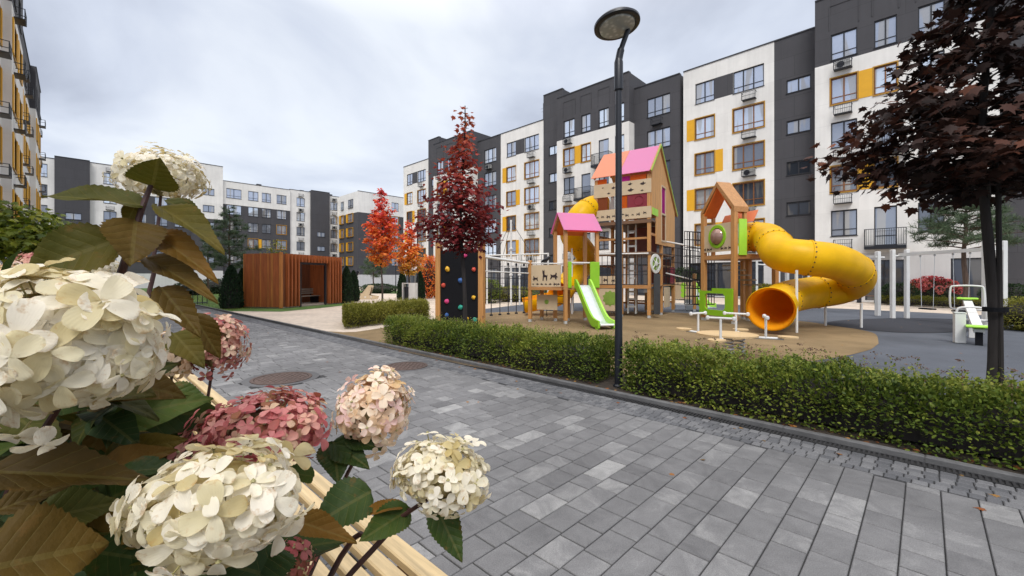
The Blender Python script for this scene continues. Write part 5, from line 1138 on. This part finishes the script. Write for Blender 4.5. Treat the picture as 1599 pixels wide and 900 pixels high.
tree('maple_tree', 'smaller flame orange maple just beside the far street lamp', at(638, 28), 5.5, .05, [(1.9, .6), (2.6, .9), (3.4, .85), (4.3, .5), (5.4, .15)], 34, T_MAPLE, .17, 2200, 'leaf_flame', 'maples with autumn leaves', 'bark', .05, .13, rise=.6, vfun=lambda O: 1.2 - .28 * (O[:, 2] - .8))
tree('maple_tree', 'round headed yellow green maple standing before the left building', at(22, 10), 3.4, .06, [(2.15, .95), (2.5, 1.2), (2.9, 1.0), (3.3, .35)], 40, T_MAPLE, .15, 2700, 'leaf_lime', None, 'bark', .25, .13, rise=.2)
tree('maple_tree', 'small thin autumn sapling behind the slatted pavilion', at(430, 30), 4.4, .035, [(2.6, .5), (3.2, .8), (3.9, .5), (4.4, .1)], 18, T_MAPLE, .14, 420, 'leaf_hedge_yellow', None, 'bark', .05, .14, rise=.5)
def pine(label, loc, H, z0, prof, nl, n, m='needle', ln=.22, droop=.12, rise=.25, r0=.09, group='pine trees of the courtyard'):
    t = thing('pine_tree', label, 'tree', loc, 0, group); zs = [q[0] for q in prof]; R = lambda z: float(np.interp(z, zs, [q[1] for q in prof]))
    MB().tube([(0.05 * math.sin(i), .04 * math.sin(i * 1.7), H * i / 10) for i in range(11)], [r0 * (1 - .85 * i / 10) + .01 for i in range(11)], 9, 0, True, .06).obj('trunk', 'bark_pine', t, True)
    br = MB(); O = []; A = []
    for i in range(nl):
        z = zs[0] + (zs[-1] - zs[0]) * (i + .5 * rnd.random()) / nl; L_ = R(z) * rnd.uniform(.7, 1.1); a_ = i * 2.399; dr = Vector((math.cos(a_), math.sin(a_), 0))
        pts = [Vector((0, 0, z)) + dr * L_ * q + Vector((0, 0, L_ * (rise * q - droop * q * q))) for q in (0, .33, .66, 1)]; br.tube(pts, [r0 * .3, r0 * .22, r0 * .12, .005], 5)
        for k in range(max(2, int(L_ * 6))):
            q = rnd.uniform(.3, 1); b_ = Vector((0, 0, z)) + dr * L_ * q + Vector((0, 0, L_ * (rise * q - droop * q * q))); s_ = Vector((rnd.gauss(0, .5), rnd.gauss(0, .5), rnd.uniform(0, .5))) * L_ * .3
            br.tube([b_, b_ + s_], [.008, .003], 4)
            for j in range(n):
                u_ = rnd.random(); O.append(tuple(b_ + s_ * u_)); w_ = Vector((rnd.gauss(0, 1), rnd.gauss(0, 1), rnd.gauss(.35, .8))).normalized() + s_.normalized() * .6; A.append(tuple(w_))
    br.obj('branches', 'bark_pine', t); k = len(O)
    blades('crown', *T_NEEDLE, O, A, rdir(k), ln * rng.uniform(.7, 1.2, k), np.clip(rng.normal(.45, .22, k), 0, 1), m, t, W=np.full(k, 1.7))
    return t
pine('dark green pine standing behind the left end of the pavilion', at(358, 28), 6.3, 2, [(2.0, 1.2), (3.0, 1.65), (4.2, 1.45), (5.2, .9), (6.2, .2)], 38, 60, ln=.24)
pine('paler slender pine further back on the lawn, left of the dark pine', at(325, 36), 5.4, 1.5, [(2.2, 1.0), (3.2, 1.3), (4.4, .8), (5.3, .2)], 26, 44, ln=.26)
pine('spreading pine beside the white wall behind the swings', at(1507, 20.5), 5.6, 2.5, [(2.9, 2.3), (3.6, 2.7), (4.4, 2.0), (5.4, .5)], 34, 52, ln=.26, droop=.2, rise=.3, r0=.13)
pine('small pine in front of the far charcoal wing', at(583, 58), 5.4, 1.5, [(1.6, 1.5), (2.6, 1.8), (4, 1.0), (5.3, .2)], 24, 34, ln=.4)
def shrub(name, label, loc, rx, ry, h, n, leaf, m, bloom=0, bm_='bloom_red', group=None, cone=False, cat='shrub', bsize=.1, tpl=T_DIAMOND, up=0.0):
    t = thing(name, label, cat, loc, rnd.uniform(0, 6), group); d = rdir(n); rr = 1 - np.abs(rng.normal(0, .12, n)); lump = 1 + .07 * np.sin(d[:, 0] * 7 + d[:, 2] * 5) + .06 * np.sin(d[:, 1] * 11 + 2)
    if cone:
        u = rng.random(n) ** .85; a_ = rng.uniform(0, 2 * PI, n); r_ = (1 - u ** 2.2) ** .75 * rr * (1 + .08 * np.sin(a_ * 5 + u * 14)); O = np.stack([np.cos(a_) * r_ * rx, np.sin(a_) * r_ * ry, u * h], 1); out = np.stack([np.cos(a_), np.sin(a_), .5 + 0 * a_], 1); A = unit(out * .45 + [0, 0, 1] + rdir(n) * .45)
    else:
        O = np.stack([d[:, 0] * rx * rr * lump, d[:, 1] * ry * rr * lump, h / 2 + d[:, 2] * h / 2 * rr * lump], 1); O[:, 2] = np.abs(O[:, 2]); out = d; A = unit(out + rdir(n) * .7 + [0, 0, up])
    blades('foliage', *tpl, O, A, unit(out * .6 + rdir(n) * .5 + [0, 0, .5]), leaf * rng.uniform(.7, 1.25, n), np.clip(rng.normal(.42, .22, n), 0, 1), m, t)
    c = MB(); k = [(math.sin(PI * q / 8) if not cone else (1 - (q / 8) ** 2.2) ** .75, q / 8) for q in range(9)]
    c.lathe([(max(.001, a_) * .8, b_ * h * .93 + .01) for a_, b_ in k], 14); c.v = [(x * rx, y * ry, z) for x, y, z in c.v]; c.obj('branches', 'bark_dark', t)
    if bloom:
        O = []; A = []; V = []
        for i in range(bloom):
            q = rdir(1)[0]; q[2] = abs(q[2]) * .9 + .1; q /= np.linalg.norm(q); c0 = np.array([q[0] * rx, q[1] * ry, h / 2 + q[2] * h / 2]); vv = rnd.random()
            k = rdir(46); O += list(c0 + k * bsize * [1, 1, .9]); A += list(unit(k + rdir(46) * .8)); V += [vv] * 46
        blades('flower_heads', *T_OVAL, O, A, rdir(len(O)), bsize * .55, np.clip(np.array(V) + rng.normal(0, .12, len(V)), 0, 1), bm_, t, W=np.full(len(O), 1.5))
    return t
for px, d, r_, h in ((361, 21.8, .5, 2.15), (379, 22.6, .42, 2.0), (541, 26.8, .4, 2.25), (552, 28.5, .38, 2.0), (628, 31, .34, 2.1), (656, 31.5, .36, 2.0)):
    lb = {361: 'dark columnar cypress at the left end of the pavilion, the broader front one', 379: 'dark columnar cypress squeezed between the broader cypress and the pavilion wall', 541: 'dark columnar cypress at the right end of the pavilion', 552: 'smaller dark cypress half behind the one at the pavilion right end', 628: 'dark cypress left of the white litter bin', 656: 'dark cypress right of the white litter bin'}[px]
    shrub('cypress', lb, at(px, d), r_, r_, h, 4200, .11, 'thuja_green', 0, group='columnar cypresses', cone=True, cat='cypress')
for i, (px, d, rx, h, m, lb) in enumerate(((1402, 25.0, .95, 1.25, 'leaf_dark', 'round dark boxwood ball behind the middle swing posts'), (1572, 21.5, 1.0, 1.25, 'leaf_dark', 'round dark boxwood ball behind the right swing posts'), (300, 40, 1.6, 1.3, 'leaf_dark', 'broad dark shrub far back on the lawn left of the pines'), (340, 44, 2.0, 1.5, 'leaf_dark', 'broad dark shrub far back on the lawn behind the pines'), (592, 46, 2.2, .95, 'leaf_dark', 'low dark shrub before the far white wall base'), (760, 27, 1.2, 1.5, 'leaf_hedge', 'leafy green shrub behind the hanging ropes'), (800, 29, 1.7, 1.0, 'leaf_hedge_yellow', 'low yellowish shrub under the white net mast'), (845, 29, 1.5, .9, 'leaf_hedge', 'low green shrub behind the yellow chute end'), (1070, 31, 1.2, 2.3, 'leaf_dark', 'tall dark shrub seen through the rope bridge'), (1190, 31, 1.4, 1.1, 'leaf_hedge_yellow', 'low yellowish shrub behind the white bar frame'))):
    shrub('shrub', lb, at(px, d), rx, rx * .8, h, 3600, .1 if d < 30 else .14, m)
shrub('shrub', 'yellowish green bush at the right edge past the swing posts', at(1604, 12.4), .85, .7, .95, 5200, .06, 'leaf_hedge_yellow')
shrub('hydrangea_bush', 'red flowering hydrangea bush against the white wall behind the swings', at(1452, 25.6), 1.55, .8, 1.5, 2600, .12, 'leaf_dark', 70, cat='hydrangea', bsize=.17)
shrub('hydrangea_bush', 'small red flowering hydrangea beside the dark boxwood ball', at(1418, 27.5), .7, .6, 1.35, 900, .12, 'leaf_dark', 16, cat='hydrangea', bsize=.15)
hedge('hedge', 'low yellowish hedge strip on the far side of the pale path behind the swings', at(1372, 25.6), at(1640, 19.0), .9, .5, 9000, .07, 'leaf_hedge_yellow', 60, 0)
hedge('hedge', 'low green hedge strip along the building base behind the climbing frames', at(715, 34), at(860, 30), 1.0, .7, 6000, .1, 'leaf_hedge', 0, 0)
shrub('shrub', 'orange and yellow climbing shrub growing over the pergola', at(670, 33.2), .8, .7, 3.3, 2400, .16, 'leaf_flame')
# ------------------------------------------------------------------ foreground hydrangea
PETS = ['(white)']
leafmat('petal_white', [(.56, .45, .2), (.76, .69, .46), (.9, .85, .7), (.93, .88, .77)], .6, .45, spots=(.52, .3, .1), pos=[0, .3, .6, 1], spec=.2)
leafmat('petal_cream', [(.66, .46, .22), (.88, .66, .46), (.92, .82, .66), (.88, .62, .58)], .55, .38, spots=(.55, .25, .12))
leafmat('petal_pink', [(.3, .12, .05), (.5, .12, .13), (.66, .27, .25), (.64, .48, .3)], .55, .35, spots=(.26, .12, .04))
leafmat('petal_rose', [(.32, .08, .09), (.52, .19, .17), (.72, .42, .32), (.78, .62, .44)], .55, .35, spots=(.35, .18, .08))
leafmat('leaf_hyd', [(.02, .032, .005), (.06, .062, .008), (.12, .085, .01), (.19, .09, .012)], .6, .3, True, spec=.18)
leafmat('leaf_hyd_green', [(.012, .026, .008), (.03, .055, .012), (.065, .1, .016), (.12, .13, .02)], .55, .3, True, spec=.2)
leafmat('leaf_hyd_bronze', [(.045, .028, .006), (.1, .06, .009), (.18, .085, .012), (.27, .15, .04)], .6, .3, True, spec=.18)
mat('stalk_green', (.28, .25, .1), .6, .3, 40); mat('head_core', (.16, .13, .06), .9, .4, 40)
HY = thing('hydrangea_bush', 'large hydrangea in the foreground with white, cream and dusty pink flower heads', 'hydrangea', (-.75, -.35, 0)); HO = HY.location
def petal_tpl(ns, nt, cup):
    tv = []; tf = []
    for i in range(ns + 1):
        s = 1 - (1 - i / ns) ** 1.5; w_ = .8 * (max(s, .004) ** .72) * (1 - s + .0) ** .42 / .62 + (.12 * s if s < .999 else .03)
        for j in range(nt + 1): t = 2 * j / nt - 1; tv.append((t * w_ / 2, s, cup * t * t * w_ * .5 - .1 * s * s + .03 * math.sin(s * 8 + t * 3)))
    for i in range(ns):
        for j in range(nt): a = i * (nt + 1) + j; tf.append([a, a + 1, a + nt + 2, a + nt + 1])
    return tv, tf
def head(px, py, d, rx, rz, ry, n, size, m, label, tilt=(0, 0, 1), bottom=-.55, ns=6, hole=0):
    c = np.array(at3(px, py, d)) - np.array(HO); k = np.arange(n) + .5; z = 1 - (1 - bottom) * k / n; a_ = k * 2.39996; s_ = np.sqrt(np.clip(1 - z * z, 0, 1))
    D = np.stack([s_ * np.cos(a_), s_ * np.sin(a_), z], 1); D = unit(D + rng.normal(0, .1, (n, 3)))
    Rm = np.array(Vector((0, 0, 1)).rotation_difference(Vector(tilt).normalized()).to_matrix()); vx = np.array([RT[0], RT[1], 0]); vy = np.array([FW[0], FW[1], 0]); up = np.array([0, 0, 1.])
    lump = 1 + .1 * np.sin(D[:, 0] * 4.3 + px) + .09 * np.sin(D[:, 1] * 5.1 + D[:, 2] * 3.7 + py) + .05 * np.sin(D[:, 0] * 11 + D[:, 2] * 9)
    rad = rng.uniform(.82, 1.04, n) * lump; inner = np.arange(n) % 4 == 3; rad[inner] *= .8; loose = rng.random(n) < .07; rad[loose] *= rng.uniform(1.06, 1.2, loose.sum()); rad = rad[:, None]; E = D[:, :1] * rx * vx + D[:, 1:2] * ry * vy + D[:, 2:] * rz * up
    Nn = unit(D[:, :1] / rx * vx + D[:, 1:2] / ry * vy + D[:, 2:] / rz * up); E = (E * rad) @ Rm.T; Nn = Nn @ Rm.T
    Nn = unit(Nn + rng.normal(0, .17, (n, 3)) + [0, 0, .06]); O = c + E
    T1_ = unit(np.cross(Nn, rdir(n))); T2_ = np.cross(Nn, T1_); sz = size * rng.uniform(.62, 1.22, n); vv = np.clip(rng.normal(.62, .2, n) - .45 * np.clip((D[:, 2] - .72) * 4, 0, 1) * (rng.random(n) < .55) - .3 * inner - .12 * (D[:, 2] < -.1), 0, 1)  # tan tops are natural; inner and underside florets darkened, shade put into petal colour
    PO, PA, PC_, PS, PV_, PW = [], [], [], [], [], []
    for q in range(4):
        an = q * PI / 2 + rng.normal(0, .1, n); e = rng.normal(.05, .1, n)
        A = T1_ * np.cos(an)[:, None] + T2_ * np.sin(an)[:, None]; PA.append(A * np.cos(e)[:, None] + Nn * np.sin(e)[:, None]); PC_.append(unit(Nn * np.cos(e)[:, None] - A * np.sin(e)[:, None] + rng.normal(0, .1, (n, 3))))
        PO.append(O + Nn * (rng.uniform(0, .05, n) * size)[:, None]); PS.append(sz * (.52 if q % 2 else .47) * rng.uniform(.85, 1.12, n)); PV_.append(np.clip(vv + rng.normal(0, .12, n), 0, 1)); PW.append(rng.uniform(.82, 1.05, n))
    cat = np.concatenate
    tv, tf = petal_tpl(ns, 4, .22)
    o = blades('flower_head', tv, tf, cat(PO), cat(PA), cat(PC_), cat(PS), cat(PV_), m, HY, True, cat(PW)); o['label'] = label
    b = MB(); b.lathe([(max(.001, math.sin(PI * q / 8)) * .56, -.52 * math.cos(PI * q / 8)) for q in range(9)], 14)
    b.v = [tuple(c + Rm @ (x * rx * vx + y * ry * vy + zz * rz * up)) for x, y, zz in b.v]; b.obj('inner_core', 'head_core', o, True)  # solid dark core added for the head's dark inside, blocks the view through
    s = MB(); cb_ = Vector(c) - Vector(Rm @ up) * rz * .75
    for i in rng.choice(n, min(n, 40), replace=False): p = Vector(O[i]); s.tube([cb_, cb_.lerp(p, .55) + Vector((0, 0, .01)), p], [.0016, .0012, .0008], 4); s.lathe([(.0, -.002), (.0028, 0), (0, .003)], 6, p + Vector(Nn[i]) * .002)
    s.obj('flower_stalk', 'stalk_green', o); return cb_
bases = []
bases.append((head(102, 540, .42, .083, .068, .07, 240, .05, 'petal_white', 'largest white flower head at the left edge', (.1, -.1, 1), -.8, 8), (-20, 900, .6)))
bases.append((head(340, 788, .43, .08, .052, .06, 150, .046, 'petal_white', 'white flower head at bottom centre of the bush', (.0, 0, 1), -.75, 8), (330, 1000, .6)))
bases.append((head(692, 745, .62, .07, .048, .058, 170, .034, 'petal_white', 'white flower head hanging over the pavers at the right of the bush', (.25, .1, 1), -.7), (500, 930, .7)))
bases.append((head(585, 640, .8, .072, .074, .07, 190, .035, 'petal_cream', 'cream and pink flower head beside the far pavers', (.05, .1, 1), -.75), (500, 860, .85)))
bases.append((head(415, 668, .68, .102, .05, .08, 260, .033, 'petal_pink', 'dusky pink flower head in the middle of the bush', (.1, 0, 1), -.7), (420, 900, .8)))
bases.append((head(330, 668 + 40, .66, .045, .04, .05, 60, .036, 'petal_pink', 'small dark pink flower head at the left of the dusky pink one', (-.3, 0, 1), -.7), (330, 900, .75)))
bases.append((head(333, 540, 1.05, .075, .075, .07, 220, .032, 'petal_rose', 'rose and tan flower head above the far end of the bench', (.05, 0, 1), -.7), (290, 760, 1.0)))
bases.append((head(268, 560, 1.0, .05, .06, .05, 50, .04, 'petal_cream', 'cream flower head behind the largest white one', (.0, 0, 1), -.7), (270, 760, 1.0)))
bases.append((head(252, 276, 1.0, .096, .062, .08, 230, .033, 'petal_white', 'white flower head raised highest against the sky', (.1, 0, 1), -.7), (215, 520, .95)))
bases.append((head(128, 421, .8, .062, .026, .05, 60, .036, 'petal_white', 'flat pale flower head under the big leaves', (-.2, 0, 1), -.5), (140, 640, .8)))
bases.append((head(66, 420, 1.0, .045, .035, .05, 50, .03, 'petal_rose', 'small brownish pink flower head behind the big leaf', (0, 0, 1), -.7), (70, 640, 1.0)))
bases.append((head(5, 440, .9, .05, .04, .05, 50, .034, 'petal_cream', 'tan flower head cut by the left edge', (0, 0, 1), -.7), (20, 640, .9)))
bases.append((head(450, 885, .62, .03, .035, .04, 36, .03, 'petal_pink', 'small pink flower head low at the bottom edge', (0, 0, 1), -.7), (430, 1000, .62)))
st = MB()
for cb_, (px, py, d) in bases:
    e = at3(px, py, d) - HO; mid = cb_.lerp(e, .5) + Vector((rnd.gauss(0, .012), rnd.gauss(0, .012), .02)); root = Vector((e.x * .35, min(e.y * .35, .3), .25))
    st.tube(spline([cb_ + Vector((0, 0, .01)), mid, e, root], 6), [.0028 + .0035 * i / 18 for i in range(19)], 7)
S_ = lambda *p: at3(*p) - HO
st.tube(spline([S_(238, 284, .58), S_(222, 325, .57), S_(208, 372, .56), S_(190, 425, .56), S_(160, 520, .6), S_(90, 800, .7)], 6), [.0028 + .0034 * i / 30 for i in range(31)], 8)
st.tube(spline([S_(640, 795, .66), S_(590, 850, .66), S_(540, 905, .66), S_(500, 960, .66)], 5), .0045, 8)
st.obj('stem', 'stem_red', HY, True)
def hleaf(b0, t0, wpx, m, v=.5, face=.6, up=.5, side=0, curl=.12, fold=.3):
    B_, T_ = np.array(at3(*b0)) - np.array(HO), np.array(at3(*t0)) - np.array(HO); L_ = np.linalg.norm(T_ - B_); A = (T_ - B_) / L_
    cam_ = unit(np.array([0, 0, EYE]) - np.array(HO) - (B_ + T_) / 2); C = unit(cam_ * face + np.array([0, 0, up]) + np.array([RT[0], RT[1], 0]) * side)
    wid = wpx * (b0[2] + t0[2]) / 2 / FOC; tv, tf = grid_leaf(30, 10, 1.0, curl, fold, .045, False, .04)
    tv = [(x * wid / L_ * 1.12, y, z * (.6 + .4 * wid / L_)) for x, y, z in tv]
    me_o = blades('leaf', tv, tf, [B_], [A], [C], L_, [v], m, HY, True)
    d_ = me_o.data.attributes['lu'].data; q = np.array(grid_leaf(30, 10, .62, 0, 0)[0], np.float32); d_.foreach_set('vector', q.ravel()); me_o.data.update(); return me_o
G, O_, Bz = 'leaf_hyd_green', 'leaf_hyd', 'leaf_hyd_bronze'
for q in (((226, 322, .57), (64, 296, .52), 62, O_, .35, .5, .8), ((184, 376, .56), (28, 424, .5), 92, O_, .45, .75, .5), ((238, 292, .58), (246, 252, .55), 66, O_, .45, 1, .3), ((212, 345, .56), (205, 408, .52), 78, Bz, .25, 1, .2), ((246, 322, .58), (350, 384, .55), 48, O_, .5, .6, .7),
          ((256, 312, .6), (330, 345, .62), 34, O_, .3, .5, .8), ((236, 362, .58), (338, 432, .55), 44, Bz, .55, .7, .4), ((226, 402, .58), (336, 462, .54), 40, Bz, .3, .7, .4), ((250, 448, .56), (312, 522, .54), 46, Bz, .25, .9, .2), ((212, 320, .57), (196, 352, .56), 26, O_, .5, 1, .2),
          ((-30, 738, .4), (240, 742, .44), 78, Bz, .12, .7, .75), ((-40, 895, .36), (172, 842, .42), 150, Bz, .3, .9, .5), ((50, 815, .45), (190, 780, .5), 70, O_, .3, .9, .5), ((-10, 800, .42), (112, 752, .46), 42, Bz, .2, .7, .6), ((432, 905, .47), (308, 862, .42), 90, G, .3, .8, .6), ((420, 850, .48), (385, 930, .44), 100, G, .25, 1, .3),
          ((225, 655, .7), (318, 640, .72), 46, G, .5, .7, .6), ((230, 690, .68), (320, 690, .7), 42, G, .4, .8, .5), ((252, 610, .8), (330, 625, .82), 36, G, .6, .6, .6), ((518, 690, .78), (575, 728, .74), 44, G, .3, .9, .3), ((520, 690, .78), (528, 750, .72), 52, G, .35, 1, .2), ((540, 686, .78), (600, 700, .76), 30, G, .3, .8, .4),
          ((580, 768, .66), (486, 818, .6), 78, G, .3, .8, .6), ((678, 785, .62), (722, 878, .58), 48, G, .35, 1, .1), ((640, 796, .66), (562, 842, .6), 52, G, .45, .8, .4), ((630, 790, .66), (560, 800, .62), 26, Bz, .6, .5, .9), ((455, 812, .6), (556, 842, .58), 40, Bz, .5, .7, .6), 
          ((490, 745, .7), (440, 735, .66), 34, G, .6, .7, .5), ((300, 490, .9), (345, 560, .92), 40, Bz, .2, .9, .2), ((10, 640, .5), (95, 700, .46), 60, O_, .3, .8, .4), ((270, 520, .75), (318, 570, .72), 44, O_, .5, .9, .3)):
    hleaf(*q)
# deeper foliage of the bush
n = 420; px = rng.uniform(-160, 235, n); py = rng.uniform(590, 1000, n); dd = rng.uniform(.52, 1.0, n)
px2 = rng.uniform(330, 430, 26); py2 = rng.uniform(840, 1000, 26); px = np.concatenate([px, px2]); py = np.concatenate([py, py2]); dd = np.concatenate([dd, rng.uniform(.62, .85, 26)])
px3 = rng.uniform(-120, 110, 60); py = np.concatenate([py, rng.uniform(440, 600, 60)]); px = np.concatenate([px, px3]); dd = np.concatenate([dd, rng.uniform(.75, 1.2, 60)]); n += 86
O = np.array([at3(a_, b_, c_) for a_, b_, c_ in zip(px, py, dd)]) - np.array(HO)
A = unit(rdir(n) * [1, 1, .5] + np.array([RT[0], RT[1], -.25]) * .5); C = unit(rdir(n) * .6 + [-FW[0] * .5, -FW[1] * .5, .7]); tv, tf = grid_leaf(9, 6, .58, .2, .3, .03, False, .02)
sel = rng.random(n)
for m, lo, hi in ((G, 0, .45), (O_, .45, .8), (Bz, .8, 1.01)):
    k = (sel >= lo) & (sel < hi); o = blades('foliage', tv, tf, O[k], A[k], C[k], rng.uniform(.07, .13, k.sum()), np.clip(rng.normal(.35, .2, k.sum()), 0, 1), m, HY, True)
# dark low planting of the raised bed behind the bench
for i, (x, y) in enumerate(((-2.2, -.5), (-3.6, -.7), (-5.2, -.8), (-7.5, -1.0), (-10.5, -1.2), (-14, -1.3))):
    shrub('hydrangea_bush', ['nearest of the leafy hydrangeas in the bed behind the bench', 'leafy hydrangea second along the bed behind the bench', 'leafy hydrangea third along the bed behind the bench', 'leafy hydrangea fourth along the bed behind the bench', 'leafy hydrangea beside the round headed maple', 'farthest leafy hydrangea by the left building'][i], (x, y, 0), .75, .5, 1.1 if i else .95, 900, .13, 'leaf_dark', 14, 'bloom_dusty', 'hydrangeas in the bed behind the bench', cat='hydrangea', bsize=.11, tpl=T_OVAL)
